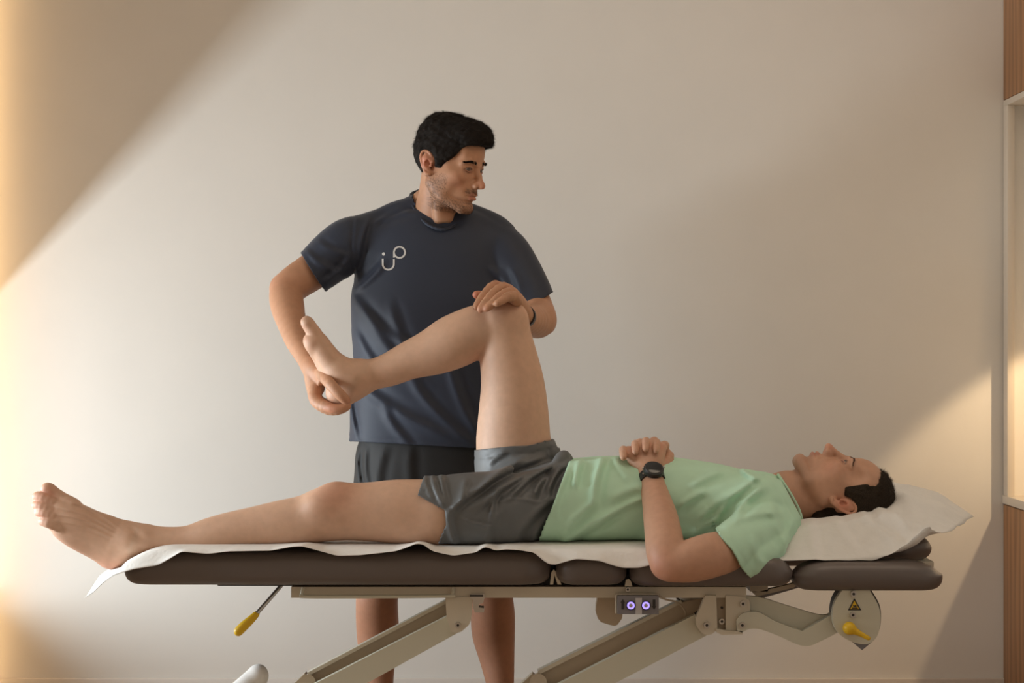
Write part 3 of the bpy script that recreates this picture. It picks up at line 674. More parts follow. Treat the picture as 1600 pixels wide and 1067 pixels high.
def strands(name, V, N, comb, L, w, m, parent, seed=0, lift=0.35, jit=0.35, segs=2, sink=0.001):
    """short hairs: tapered ribbons leaving points V along comb directions"""
    r = np.random.RandomState(seed); n = len(V)
    N = N / (np.linalg.norm(N, axis=1)[:, None] + 1e-9)
    c = comb - (comb * N).sum(1)[:, None] * N; c /= np.linalg.norm(c, axis=1)[:, None] + 1e-9
    d = c + N * lift + r.normal(size=(n, 3)) * jit; d /= np.linalg.norm(d, axis=1)[:, None]
    side = np.cross(d, N + r.normal(size=(n, 3)) * 0.4); side /= np.linalg.norm(side, axis=1)[:, None] + 1e-9
    Lr = (L * r.uniform(.6, 1.25, n))[:, None]; out = []; p = V - N * sink
    for k in range(segs + 1):
        t = k / segs; ww = w * (1 - 0.8 * t)
        out.append(p - side * ww / 2); out.append(p + side * ww / 2)
        dd = d * (1 - 0.35 * t) + c * 0.45 * t - N * 0.10 * t
        p = p + dd * Lr / segs
    A = np.stack(out, 1).reshape(-1, 3); b = np.arange(n)[:, None] * (2 * (segs + 1)); Q = []
    for k in range(segs): Q.append(np.concatenate([b + 2 * k, b + 2 * k + 1, b + 2 * k + 3, b + 2 * k + 2], 1))
    return from_np(name, A, np.concatenate(Q), m, parent)
def sample_surface(V, Q, n, seed, mask=None):
    r = np.random.RandomState(seed); A = V[Q]; ctr = A.mean(1); nr = np.cross(A[:, 2] - A[:, 0], A[:, 3] - A[:, 1]); ar = np.linalg.norm(nr, axis=1)
    w = ar.copy()
    if mask is not None: w *= mask(ctr)
    w /= w.sum(); i = r.choice(len(Q), n, p=w)
    a, b = r.uniform(0, 1, (2, n, 1)); p = (A[i, 0] * (1 - a) + A[i, 1] * a) * (1 - b) + (A[i, 3] * (1 - a) + A[i, 2] * a) * b
    return p, nr[i] / (ar[i][:, None] + 1e-12)
M_SKIN1 = mat('skin_tanned', (0.5, 0.3, 0.2), 0.56, attr=True, noise=0.05, nscale=70, bump=0.10, bscale=700, sss=0.10)
M_SKIN2 = mat('skin_fair', (0.6, 0.4, 0.3), 0.56, attr=True, noise=0.05, nscale=60, bump=0.10, bscale=700, sss=0.10)
M_HAIR1 = mat('black_hair', (0.014, 0.0105, 0.0085), 0.75, noise=0.4, nscale=400, spec=0.15)
M_HAIR2 = mat('dark_brown_hair', (0.030, 0.021, 0.014), 0.75, noise=0.4, nscale=400, spec=0.15)
M_NAVY = mat('navy_jersey', (0.017, 0.024, 0.045), 0.62, bump=0.06, bscale=1400, sheen=0.10)
M_BLACK = mat('black_shorts', (0.011, 0.010, 0.010), 0.7, bump=0.06, bscale=900, sheen=0.05)
M_MINT = mat('mint_jersey', (0.52, 0.78, 0.58), 0.8, bump=0.08, bscale=1200, noise=0.02, nscale=30)
M_SLATE = mat('slate_shorts', (0.125, 0.130, 0.132), 0.5, bump=0.06, bscale=1200, noise=0.03, nscale=30)
M_PRINT = mat('white_print', (0.62, 0.60, 0.57), 0.6)
M_WATCH = mat('watch_black', (0.014, 0.013, 0.013), 0.42)
M_GLASS = mat('watch_glass', (0.012, 0.012, 0.012), 0.12)
def body_mesh(F, lo, hi, fine, h=0.005, hf=0.0020, hf_list=None):
    parts = [polygonize(F, h, lo, hi, Keep(fine, False, 0.009))]
    for c, r in fine:
        parts.append((polygonize(F, hf, np.array(c) - r - .01, np.array(c) + r + .01, Keep([(c, r)], True, 0.0))))
    return join(parts)
def digit(F, pts, k=0.006, sub=2): F.limb(pts, k=k, sub=sub, kin=0.003)

# ================================================================== PERSON 1: standing therapist
pt = thing('person', 'standing man in navy t-shirt bending the lying man\'s raised knee', 'person', (W(680, 0, 5.42)[0], 5.42, 0))
Hs = 1.0
RT = Rz(math.radians(60)) @ Rx(math.radians(13)) @ Ry(math.radians(0))
FT = Frame((0, 0, 0), RT, Hs)
FT.o = (W(734, 265, 5.22) - RT @ (np.array((-.031, -.088, 0)) * Hs)).astype(np.float32)
F = Field()
# trunk under the clothes, legs
def zt_(py, y): return CAMZ - (py - CY) * y / F_PX
def xt_(px, y): return (px - CX) * y / F_PX
sT = 5.38
F.loft(2, [(zt_(335, sT), xt_(690, sT), 5.385, .075, .065), (zt_(360, sT), xt_(684, sT), 5.385, .150, .085), (zt_(400, sT), xt_(682, sT), 5.38, .172, .098), (zt_(470, sT), xt_(682, sT), 5.37, .168, .102),
           (zt_(560, sT), xt_(682, sT), 5.37, .165, .105), (zt_(650, sT), xt_(682, sT), 5.38, .170, .110), (zt_(720, sT), xt_(682, sT), 5.40, .180, .118), (zt_(790, sT), xt_(680, sT), 5.41, .178, .115)], k=0.02)
F.limb([(638, 770, 50, 5.42), (618, 830, 46, 5.43), (600, 890, 36, 5.43), (590, 925, 32, 5.42), (589, 955, 32, 5.44), (590, 985, 32, 5.46), (590, 1020, 28, 5.46), (593, 1064, 21, 5.45), (595, 1110, 16.5, 5.45), (596, 1140, 17, 5.45)], k=0.03)
F.limb([(724, 770, 50, 5.42), (748, 830, 46, 5.42), (766, 890, 37, 5.42), (768, 925, 32, 5.41), (770, 960, 33.5, 5.43), (771, 990, 32.5, 5.45), (776, 1025, 27, 5.45), (781, 1064, 21.5, 5.44), (784, 1110, 16.5, 5.44), (785, 1140, 17, 5.44)], k=0.03)
# neck
F.limb([(684, 362, 44, 5.375), (686, 335, 39, 5.365), (689, 312, 35, 5.345), (691, 290, 33.5, 5.325), (694, 262, 33, 5.315)], k=0.03)
F.limb([(606, 352, 20, 5.40), (645, 335, 22, 5.40), (668, 314, 22, 5.385)], k=0.03)
F.limb([(768, 358, 20, 5.39), (728, 342, 22, 5.39), (705, 320, 20, 5.38)], k=0.03)
F.limb([(676, 268, 9, 5.27), (684, 300, 9, 5.272), (686, 330, 9, 5.29), (688, 352, 8, 5.30)], k=0.02)
F.ell(W(700, 338, 5.296), (.012, .012, .016), k=0.02)
F.ell(W(690, 356, 5.290), (.016, .012, .010), 's', k=0.016)
# right arm (left in the picture)
F.limb([(556, 378, 27, 5.37), (522, 397, 30, 5.35), (488, 424, 28.5, 5.32), (462, 441, 27, 5.29), (448, 456, 25.5, 5.27), (449, 478, 25.5, 5.23), (456, 505, 22, 5.17), (465, 533, 18.5, 5.10), (477, 556, 15.5, 5.04), (486, 573, 14.5, 5.00)], k=0.03)
F.ell(W(434, 448, 5.29), (.018, .02, .022), k=0.02)
# right hand cupping the heel
F.limb([(486, 571, 14, 5.00), (492, 590, 14.5, 4.975), (494, 607, 13, 4.965)], k=0.012)
F.limb([(488, 572, 13, 4.985), (499, 584, 12, 4.955), (506, 592, 10.5, 4.94)], k=0.012)
F.limb([(486, 575, 12, 5.02), (490, 600, 12, 5.02), (493, 618, 10, 5.015)], k=0.012)
digit(F, [(503, 583, 10.5, 4.935), (509, 591, 9.8, 4.895), (517, 601, 9.0, 4.862), (526, 611, 8.6, 4.850), (534, 619, 8.2, 4.848), (541, 626, 7.0, 4.852)])          # thumb
digit(F, [(494, 604, 11.5, 4.955), (492, 619, 10.5, 4.940), (497, 629, 9.8, 4.925), (508, 635, 9.0, 4.905), (519, 638, 8.0, 4.890), (530, 638.5, 6.8, 4.885), (539, 636, 6.0, 4.885), (545, 633.5, 4.6, 4.887)])    # index
digit(F, [(492, 606, 10.5, 4.98), (493, 622, 9.5, 4.98), (501, 633, 9, 4.965), (514, 640, 8.2, 4.950), (527, 641, 7.2, 4.940), (538, 638, 6.0, 4.935), (544, 635, 4.8, 4.933)])
digit(F, [(491, 608, 10, 5.01), (493, 622, 9, 5.015), (502, 632, 8.2, 5.005), (515, 638, 7.6, 4.992), (527, 638, 6.8, 4.980), (537, 634, 5.6, 4.972)])
digit(F, [(490, 606, 9, 5.04), (493, 618, 8, 5.045), (502, 627, 7.2, 5.038), (513, 631, 6.6, 5.025), (523, 631, 5.6, 5.015)])
F.limb([(504, 589, 3.0, 4.925), (498, 600, 2.8, 4.930)], k=0.006); F.limb([(480, 545, 3.0, 5.035), (490, 572, 3, 4.975), (496, 590, 2.6, 4.945)], k=0.008)
# left arm (right in the picture)
F.limb([(764, 380, 27, 5.37), (786, 402, 28, 5.36), (808, 432, 27, 5.345), (828, 462, 26.5, 5.32), (838, 486, 27, 5.275), (841, 499, 27.5, 5.22), (835, 501, 25.5, 5.17), (826, 499, 22, 5.08), (819, 495, 17, 5.00), (816, 489, 14, 4.96)], k=0.03)
F.ell(W(856, 506, 5.25), (.018, .022, .024), k=0.018)
# left hand over the knee
F.limb([(816, 489, 13.5, 4.965), (810, 476, 13, 4.94), (800, 463, 12.0, 4.925), (788, 454, 10.5, 4.925)], k=0.012)
F.limb([(814, 484, 12, 4.94), (807, 471, 11, 4.905), (801, 464, 9.5, 4.880)], k=0.012)
digit(F, [(792, 455, 9.5, 4.945), (774, 446.5, 8.4, 4.935), (762, 455, 7.4, 4.905), (753, 466, 6.8, 4.875), (747, 475, 6.2, 4.858), (744, 480, 5.0, 4.850)])       # index
digit(F, [(800, 458, 9.5, 4.915), (787, 449.5, 8.6, 4.900), (772, 458, 7.6, 4.868), (762, 469, 7.0, 4.842), (753, 480, 6.2, 4.828), (750, 484, 5.0, 4.826)])       # middle
digit(F, [(805, 463, 9, 4.89), (797, 456.5, 8.3, 4.872), (782, 463, 7.4, 4.845), (772, 472, 6.6, 4.828), (763, 480, 5.9, 4.820), (759.5, 483, 4.8, 4.820)])       # ring
digit(F, [(808, 470, 9, 4.875), (803, 463, 8, 4.850), (793, 464, 7.2, 4.828), (785, 469, 6.2, 4.815), (778, 473, 5.4, 4.808), (775, 474.5, 4.4, 4.808)])          # little
digit(F, [(806, 468, 11, 4.955), (785, 466, 9, 4.965), (765, 464, 8, 4.965), (751, 462, 7.4, 4.955), (744.5, 460.5, 6.2, 4.945)])                                 # thumb
n_sk = NZ(11)
head(F, FT, dict(jaw=1.0, lid=0.0012))
hc = FT.pt((0, 0, 0)); nk = W(690, 320, 5.34)
fine = [(hc + np.array((0, 0, 0)), .158), (W(515, 612, 4.96), .080), (W(780, 466, 4.90), .085)]
V1, Q1 = body_mesh(F, (-.72, 4.72, 0.05), (.20, 5.62, 1.80), fine)
FB1 = F
base = (0.50, 0.255, 0.145)
red = (0.55, 0.20, 0.13)
sp = [(W(434, 450, 5.27), .035, red, .35), (W(856, 508, 5.24), .04, red, .3), (W(775, 446, 4.93), .010, red, .5), (W(787, 449, 4.90), .010, red, .5), (W(744, 461, 4.945), .016, (.62, .16, .10), .7),
      (W(747, 480, 4.85), .010, red, .5), (W(751, 484, 4.826), .009, red, .5), (W(760, 483, 4.82), .009, red, .45), (W(541, 627, 4.85), .010, red, .5), (W(519, 640, 4.89), .02, red, .5), (W(493, 622, 4.94), .014, red, .4),
      (FT.pt((0, -.118, -.036)), .014, red, .55), (FT.pt((-.05, -.07, -.035)), .022, red, .28), (FT.pt((-.083, .018, -.004)), .022, (.62, .20, .13), .65)]
def lash_spots(fr, lid):
    out = []
    for s in (-1, 1):
        for i in range(9):
            t = -1 + i / 4; z = (.0072 - lid) * (1 - t * t) ** .7 - .0008 + .001 * t; yy = -.0745 - .0138 * math.sqrt(1 - (.78 * t) ** 2 - (z / .0138) ** 2 * .55) + .0055 * max(t, 0) ** 2
            out += [(fr.pt((s * (.0310 + .0142 * t), yy - .002, z - .0008)), .0026, (.05, .03, .025), .9), (fr.pt((s * (.0310 + .0142 * t), yy - .001, -.006)), .0045, (.30, .13, .09), .35)]
    return out
sp += lash_spots(FT, .0012)
for xx in (-.016, -.006, .006, .016): sp += [(FT.pt((xx, -.098, -.0640)), .0055, (.42, .15, .11), .65), (FT.pt((xx * .9, -.097, -.0750)), .0060, (.45, .16, .12), .7)]
col1 = tint(V1, base, sp)
legz = np.clip((.75 - V1[:, 2]) / .1, 0, 1)[:, None]; col1 = col1 * (1 - legz) + np.array((.40, .185, .105)) * legz
# shaved beard shadow along jaw, chin and lip
ql = FT.to(V1)
nb = NZ(21)(ql.astype(np.float32), 900) * 0.5 + 0.5
bm_ = np.clip((-.018 - ql[:, 2] - .35 * (ql[:, 1] + .03).clip(0, 1)) / .03, 0, 1) * np.clip((ql[:, 2] + .128) / .012, 0, 1) * np.clip((.035 - ql[:, 1]) / .02, 0, 1)
cheek = np.clip(((ql[:, 0] * 0 + np.abs(ql[:, 0])) - .018) / .02, 0, 1)
low = np.clip((-.072 - ql[:, 2]) / .018, 0, 1); side_ = np.clip((ql[:, 1] + .052) / .02, 0, 1)
stache = np.exp(-((ql[:, 2] + .056) / .006) ** 2) * (np.abs(ql[:, 0]) < .030) * (ql[:, 1] < -.075) * (ql[:, 2] < -.048)
bmask = np.clip(bm_ * np.maximum(low, side_) * .75 + stache * .9, 0, 1) * np.clip(nb, .25, 1) * 0.72
bmask *= (np.abs(ql).max(1) < .16)
lipz = np.exp(-((ql[:, 2] + .0695) / .010) ** 2) * (np.abs(ql[:, 0]) < .026) * (ql[:, 1] < -.08)
bmask *= 1 - lipz * (stache < .3)
dark = np.array((.085, .055, .042)); col1 = col1 * (1 - bmask[:, None]) + dark * bmask[:, None]
b1 = from_np('body', V1, Q1, M_SKIN1, pt, True, col1)
eyes(FT, pt, (-0.30, -1, -0.18), (0.10, 0.06, 0.035))
# hair
def hair_field(fr, o):
    H = Field(); H.fr = fr
    H.ell((0, .0135, .040), o['r'], k=0.01)
    for e in o.get('extra', []): H.ell(e[0], e[1], k=0.02)
    nz = NZ(o['seed']); nz2 = NZ(o['seed'] + 1)
    H.fr = ID
    def reg(P):
        q = fr.to(P); x, y, z = np.abs(q[:, 0]), q[:, 1], q[:, 2]
        a = o['front'](x, y, z)                                    # top
        b = np.maximum(o['side_y'] - y - o.get('tmp', 0) * np.clip(z - .005, -.02, .055), -z - o['side_z'])    # temples down to the sideburn
        c = np.maximum(.026 - y, -z - o['nape'])                   # back
        d = smin(smin(a, b, .008), c, .012)
        e = np.sqrt(((q - np.array((0, .016, -.006), np.float32)) ** 2 * np.array((0, 1.6, .75), np.float32)).sum(1)) - .026  # clear round the ear
        e = np.maximum(e, .055 - x)
        return smax(d, -e, .004) * fr.s
    def disp(P):
        q = fr.to(P); return (-(1 - np.abs(nz(q * np.array((1.3, 1, .6), np.float32), 190))) * o['amp'] - nz2(q, 420) * o['amp'] * .35) * fr.s
    H.custom(disp, op='d')
    H.custom(reg, op='i', k=0.004)
    return H
o1 = dict(r=(.0795, .0890, .088), seed=31, amp=.0032, tmp=.72, side_y=-.034, side_z=.012, nape=.062,
          front=lambda x, y, z: np.maximum(.060 - z - .25 * (y + .07) - .35 * np.clip(x - .045, 0, 1), -y - 1.0),
          extra=[((0, -.047, .087), (.066, .060, .041)), ((0, -.030, .045), (.0670, .052, .052)), ((0, -.008, .018), (.0765, .046, .050)), ((0, -.078, .071), (.050, .024, .018)), ((0, .02, .085), (.066, .065, .046))])
H1 = hair_field(FT, o1)
hv, hq = polygonize(H1, 0.0022, hc - .19, hc + .19)
from_np('hair', hv, hq, M_HAIR1, pt)
pp, nn = sample_surface(hv, hq, 22000, 3, None)
q_ = FT.to(pp); cmb = np.stack([q_[:, 0] * 2.0, np.where(q_[:, 1] < .02, -1.0, .4) + q_[:, 0] * 0, np.where(q_[:, 2] > .05, -.15, -1.2)], 1) @ FT.R.T
strands('hair_strands', pp, nn, cmb, .011 * np.where(q_[:, 2] > .03, 1.0, .6), .0006, M_HAIR1, pt, 4, lift=.36, jit=.34)
# brows and beard
def brow(fr, parent, m, n=700, seed=7, L=.0085, th=.0035):
    for s in (-1, 1):
        r = np.random.RandomState(seed + s); t = r.uniform(0, 1, n); w = r.uniform(-1, 1, n)
        x = s * (.013 + t * .037); z = .0165 + .0065 * np.sin(np.clip(t * 1.15, 0, 1) * 2.4) - .004 * t + w * th * (1 - .65 * t)
        y = -.094 + .22 * np.clip(t - .15, 0, 1) ** 1.6 * .16 + t * .006
        bv = fr.o + (np.stack([x, y, z], 1) * fr.s) @ fr.R.T
        # drop on to the skin: march along the head's -y axis
        Fd = fr.R @ np.array((0, 1, 0)); P = bv - Fd * .012
        for _ in range(30):
            d = (FB1 if fr is FT else FB2).ev(P.astype(np.float32)); P = P + Fd * np.clip(d, -.002, .004)[:, None]
        nn = np.tile(fr.R @ np.array((s * .25, -1, .1)), (n, 1)); cm = (np.stack([s * np.ones(n), .2 * np.ones(n), np.clip(.7 - 2.2 * t, .02, .7)], 1)) @ fr.R.T
        strands('eyebrow', P, nn, cm, L * np.ones(n), .0007, m, parent, seed, lift=.18, jit=.16, sink=.0004)
brow(FT, pt, M_HAIR1, th=.0042)
fh = Keep([(hc, .155)], True); ctrm = V1[Q1].mean(1); sel = fh(ctrm)
def bw(c):
    q = FT.to(c); z, y, x = q[:, 2], q[:, 1], np.abs(q[:, 0])
    jaw = (z < -.022 - .5 * np.clip(y + .01, 0, 1)) * (z > -.122) * (y < .018) * ((y > -.050) | (z < -.086)) * 1.0
    st = (np.abs(z + .0560) < .0055) * (x < .028) * (y < -.08) * 2.5
    return np.maximum(jaw * np.where(z < -.095, 2.2, 1.0), st) + 1e-9
pp, nn = sample_surface(V1, Q1[sel], 6500, 9, bw)
cm = np.tile(FT.R @ np.array((0, -.35, -1.0)), (len(pp), 1))
strands('beard', pp, nn, cm, .0052 * np.ones(len(pp)), .00042, M_HAIR1, pt, 5, lift=.25, jit=.35, sink=.0003)

# t-shirt
F = Field(); g = .012
F.loft(2, [(zt_(322, sT), xt_(690, sT), 5.385, .085, .07), (zt_(340, sT), xt_(686, sT), 5.385, .150, .088), (zt_(362, sT), xt_(683, sT), 5.385, .200, .105), (zt_(400, sT), xt_(681, sT), 5.38, .213, .120), (zt_(470, sT), xt_(680, sT), 5.37, .226, .128),
           (zt_(520, sT), xt_(679, sT), 5.37, .222, .126), (zt_(580, sT), xt_(679, sT), 5.37, .215, .124), (zt_(640, sT), xt_(678, sT), 5.375, .222, .130), (zt_(690, sT), xt_(678, sT), 5.38, .231, .136), (zt_(720, sT), xt_(678, sT), 5.38, .232, .136)], k=0.02, pw=2.25)
F.limb([(590, 352, 22, 5.39), (620, 340, 26, 5.39), (655, 330, 24, 5.38), (690, 332, 20, 5.38), (722, 338, 24, 5.38), (758, 352, 24, 5.38), (780, 366, 22, 5.38)], k=0.03)
F.limb([(664, 320, 22, 5.39), (640, 330, 22, 5.39)], k=0.02)
F.limb([(570, 372, 36, 5.375), (545, 383, 41, 5.36), (515, 404, 38, 5.34), (485, 430, 34, 5.31), (455, 455, 31, 5.29)], k=0.035)
F.limb([(768, 378, 34, 5.375), (786, 396, 40, 5.36), (806, 424, 38, 5.34), (826, 458, 35, 5.31), (842, 490, 32, 5.28)], k=0.035)
nT = NZ(41, sc=(1, 1, .45))
F.custom(lambda P: nT(P, 16) * .0022, op='d')
F.custom(folds([(556, 470, 640, 545, .006, 8), (575, 500, 665, 600, .007, 9), (556, 520, 600, 585, .005, 7), (610, 480, 648, 560, .005, 8), (560, 600, 700, 680, .008, 9), (640, 590, 735, 690, .007, 8),
                (556, 452, 600, 410, .008, 6), (575, 345, 562, 400, .006, 4), (700, 560, 748, 680, .007, 8), (800, 470, 770, 420, .007, 7), (480, 395, 540, 430, .005, 5), (500, 380, 545, 400, .004, 5), (548, 560, 556, 680, .007, 5),
                (510, 440, 545, 405, .006, 5), (640, 330, 600, 345, .006, 5), (630, 325, 585, 350, .005, 4), (815, 470, 800, 420, .005, 6), (600, 640, 640, 695, .006, 7)], front=5.40), op='d')
# sleeve seam groove
F.custom(folds([(553, 338, 557, 440, -.003, 2.2)], front=5.5), op='d')
def seam(P):
    u, v = px_of(P)
    hem = np.abs(v - (683 + (u - 542) * .06) ); o = .0015 * np.exp(-(hem / 1.6) ** 2)
    l1 = ((u - 472) * .832 - (v - 399) * .555); return (o + .0015 * np.exp(-((l1 - 7) / 1.8) ** 2) * (u < 545)).astype(np.float32)
F.custom(seam, op='d')
def cuts(P):
    u, v = px_of(P); s = sT / F_PX
    hem = (v - (689 + (u - 542) * .055)) * s
    nk_ = W(686, 300, 5.365).astype(np.float32)
    q = (P - nk_) / np.array((.072, .075, .106), np.float32); bore = (1 - np.sqrt((q ** 2).sum(1))) * .07
    n1_ = np.where((u < 543) & (v < 490), ((u - 489) * -.838 + (v - 425) * .545) * s, -1)
    n2_ = np.where((u > 815) & (v < 560), ((u - 835) * .47 + (v - 472) * .883) * s, -1)
    return np.maximum(np.maximum(hem, bore), np.maximum(n1_, n2_)).astype(np.float32)
shirt1, v, q = cloth('shirt', F, cuts, .0045, (-.66, 5.15, .76), (.20, 5.60, 1.55), M_NAVY, pt)
col_r = Field()
ang = np.linspace(0, 2 * math.pi, 40, endpoint=False)
ring = [W(682, 331, 5.30)]
bvh = BVHTree.FromPolygons([tuple(map(float, x)) for x in v], [tuple(int(i) for i in f) for f in q])
# ribbed collar following the visible neckline
cl = [W(641, 307, 5.40), W(645, 322, 5.345), W(655, 338, 5.31), W(670, 352, 5.285), W(690, 358.5, 5.277), W(708, 354, 5.288), W(720, 343, 5.315), W(727, 330, 5.35), W(722, 312, 5.41), W(700, 300, 5.45), W(670, 296, 5.455), W(648, 300, 5.43)]
F = Field(); pc = cr(cl, 3, closed=True); pc.append(pc[0])
F.chain([(*p, .0040) for p in pc], k=.003, kin=.002); F.custom(lambda P: NZ(3)(P, 30) * .0006, op='d')
v2, q2 = polygonize(F, .0025, hc + np.array((-.2, -.12, -.28)), hc + np.array((.2, .25, .05))); from_np('collar', v2, q2, M_NAVY, shirt1)
# printed chest mark
def project(pts, off=.0012):
    out = []
    for px, py in pts:
        d = Vector(W(px, py, 5.0)) - Vector((0, 0, CAMZ)); d.normalize()
        h = bvh.ray_cast(Vector((0, 0, CAMZ)) + d * 4.5, d); out.append(h[0] - d * off if h[0] is not None else Vector(W(px, py, 5.25)))
    return out
def stroke(path, w, closed=False, parent=None, m=None):
    pts = [np.array(p, float) for p in path]; n = len(pts); L, R_ = [], []
    for i, p in enumerate(pts):
        a = pts[(i - 1) % n] if closed else pts[max(i - 1, 0)]; b = pts[(i + 1) % n] if closed else pts[min(i + 1, n - 1)]
        t = (b - a) / (np.linalg.norm(b - a) + 1e-9); nrm = np.array((-t[1], t[0])); L.append(p + nrm * w / 2); R_.append(p - nrm * w / 2)
    A = project(L); B = project(R_); bm = bmesh.new(); va = [bm.verts.new(x) for x in A]; vb = [bm.verts.new(x) for x in B]
    for i in range(n if closed else n - 1): j = (i + 1) % n; bm.faces.new((va[i], va[j], vb[j], vb[i]))
    return bm_obj('chest_print', bm, m or M_PRINT, parent)
ar = lambda cx, cy, r, a0, a1, n: [(cx + r * math.cos(math.radians(a0 + (a1 - a0) * i / n)), cy - r * math.sin(math.radians(a0 + (a1 - a0) * i / n))) for i in range(n + 1)]
stroke([(598.0, 404)] + [(598.0, 411)] + ar(606.7, 412.5, 8.7, 180, 360, 16) + [(615.4, 405)], 2.7, parent=shirt1)
stroke(ar(624.2, 394.2, 8.6, 0, 360, 26)[:-1], 2.7, True, shirt1)
stroke([(615.6, 393.5), (615.6, 402.3)], 2.7, parent=shirt1)
stroke(ar(599.3, 396.8, 1.25, 0, 360, 12)[:-1], 2.5, True, shirt1)
# shorts
F = Field()
F.loft(2, [(zt_(640, sT), xt_(680, sT), 5.385, .185, .118), (zt_(700, sT), xt_(681, sT), 5.39, .213, .128), (zt_(760, sT), xt_(681, sT), 5.40, .224, .13), (zt_(800, sT), xt_(681, sT), 5.41, .222, .125)], k=.02, pw=2.3)
F.limb([(630, 770, 68, 5.42), (618, 830, 66, 5.42), (604, 880, 62, 5.42), (598, 915, 60, 5.42), (596, 960, 58, 5.42)], k=.03)
F.limb([(732, 770, 68, 5.42), (748, 830, 66, 5.42), (764, 880, 62, 5.42), (768, 915, 60, 5.42), (770, 960, 58, 5.42)], k=.03)
F.custom(folds([(560, 702, 563, 760, .006, 4), (572, 702, 576, 760, .004, 4), (600, 702, 590, 780, .004, 8), (640, 702, 650, 790, .004, 9)]), op='d')
cloth('shorts', F, lambda P: np.maximum(zt_(904, 5.42) - P[:, 2], P[:, 2] - zt_(668, 5.42)), .006, (-.66, 5.15, .30), (.20, 5.66, .95), M_BLACK, pt)
# shoes
for nm, (px, yy) in enumerate(((596, 5.45), (785, 5.44))):
    F = Field(); x0 = xt_(px, yy)
    F.seg((x0, yy + .045, .045), (x0 - .01 + .02 * nm, yy - .16, .032), .044, .040, k=.01); F.seg((x0, yy + .02, .05), (x0, yy, .11), .045, .042, k=.03)
    F.custom(lambda P: .0015 - P[:, 2], op='i', k=.004)
    v, q = polygonize(F, .005, (x0 - .1, yy - .26, -.02), (x0 + .1, yy + .14, .17)); from_np('shoe', v, q, M_DARK, pt)
# thin dark watch on the left wrist
def band(name, c, axis, ra, rb, w, th, m, parent, up=None, gap=None):
    """strap: flat ring round an axis"""
    ax = Vector(axis).normalized(); u = Vector(up or (0, 0, 1)); u = (u - ax * u.dot(ax)).normalized(); vv = ax.cross(u)
    bm = bmesh.new(); n = 36; rings = []
    for k in range(n):
        a = 2 * math.pi * k / n; d = u * math.cos(a) * ra + vv * math.sin(a) * rb; dn = (u * math.cos(a) / ra + vv * math.sin(a) / rb).normalized()
        rings.append([bm.verts.new(Vector(c) + d + dn * o + ax * s) for o, s in ((0, -w / 2), (th, -w / 2), (th, w / 2), (0, w / 2))])
    for k in range(n):
        A, B = rings[k], rings[(k + 1) % n]
        for i in range(4): bm.faces.new((A[i], A[(i + 1) % 4], B[(i + 1) % 4], B[i]))
    return bm_obj(name, bm, m, parent, smooth=True)
band('wristwatch', W(819, 494, 4.985), W(828, 500, 5.08) - W(815, 488, 4.96), .0245, .0255, .016, .004, M_WATCH, pt)
print('therapist done %.1f' % (time.time() - T_START))

# ================================================================== PERSON 2: man lying on the table
pp2 = thing('person', 'man in mint t-shirt lying on his back on the padded table', 'person', (0.1, 4.80, 0.63))
R2 = Ry(math.radians(4)) @ np.array([[0, 0, 1], [-1, 0, 0], [0, -1, 0.]])
FT2 = Frame((W(1313, 0, 4.82)[0], 4.82, 0.727), R2, 1.0)
F = Field()
cY = 4.82; s2 = S(cY)
def zc(py, y=cY): return CAMZ - (py - CY) * y / F_PX
def xc(px, y=cY): return (px - CX) * y / F_PX
def row(px, a, top, bot=.605, y=cY): zt1 = zc(top); return (xc(px), y, (zt1 + bot) / 2, a, (zt1 - bot) / 2)
ZR = 0.6300
F.loft(0, [row(775, .13, 765), row(830, .145, 745), row(890, .140, 738), row(941, .140, 734), row(1050, .145, 734), row(1126, .15, 745), row(1170, .14, 752), row(1205, .11, 756), row(1225, .07, 760)], k=.02)
F.limb([(1180, 786, 42, 4.82), (1215, 780, 38, 4.82), (1245, 776, 35, 4.82), (1275, 775, 34, 4.82)], k=.03)
F.limb([(1232, 757, 20, 4.82), (1218, 760, 20, 4.82)], k=.02)
# straight near leg with its foot
yl = 4.645
F.limb([(830, 797, 50, 4.74), (760, 801, 52, 4.69), (700, 801, 52, yl), (660, 800, 50, yl), (618, 799, 48.5, yl), (575, 799.5, 44.5, yl), (545, 799, 43, yl), (525, 800, 43, yl), (500, 805, 40, yl), (480, 811, 37, yl), (440, 817, 34.5, yl), (400, 822.5, 30.5, yl), (358, 829.5, 28, yl),
        (325, 836, 25, yl), (295, 842, 20, yl), (270, 843.5, 19.2, yl), (245, 843, 19.8, yl), (222, 843, 22, yl)], k=.03)
F.ell(W(524, 779, 4.625), (.040, .034, .036), k=.02); F.ell(W(500, 790, 4.607), (.024, .02, .022), k=.035)
F.limb([(222, 843, 21.5, yl), (203, 842, 24.5, yl), (188, 845, 27, yl), (176, 857, 25, yl)], k=.02)
F.limb([(186, 862, 24, yl + .01), (174, 866.5, 21.5, yl + .01)], k=.015)
F.limb([(192, 845, 26, yl), (168, 839, 31.5, yl - .005), (142, 830, 31, yl - .01), (118, 818, 29.5, yl - .015), (100, 808, 27, yl - .015), (93, 803, 24, yl - .015)], k=.02, fy=.72)
F.limb([(170, 862, 20, yl), (140, 851, 17, yl - .01), (112, 838, 15, yl - .015), (95, 827, 13, yl - .015)], k=.02)
F.ell(W(200, 848, 4.613), (.014, .012, .016), k=.022)
yt = yl - .02
digit(F, [(112, 792, 15, yt + .010), (98, 783, 13, yt + .012), (84, 772.5, 11.5, yt + .012), (76, 765.5, 11, yt + .010), (72.5, 763.5, 8.5, yt + .008)], k=.008)
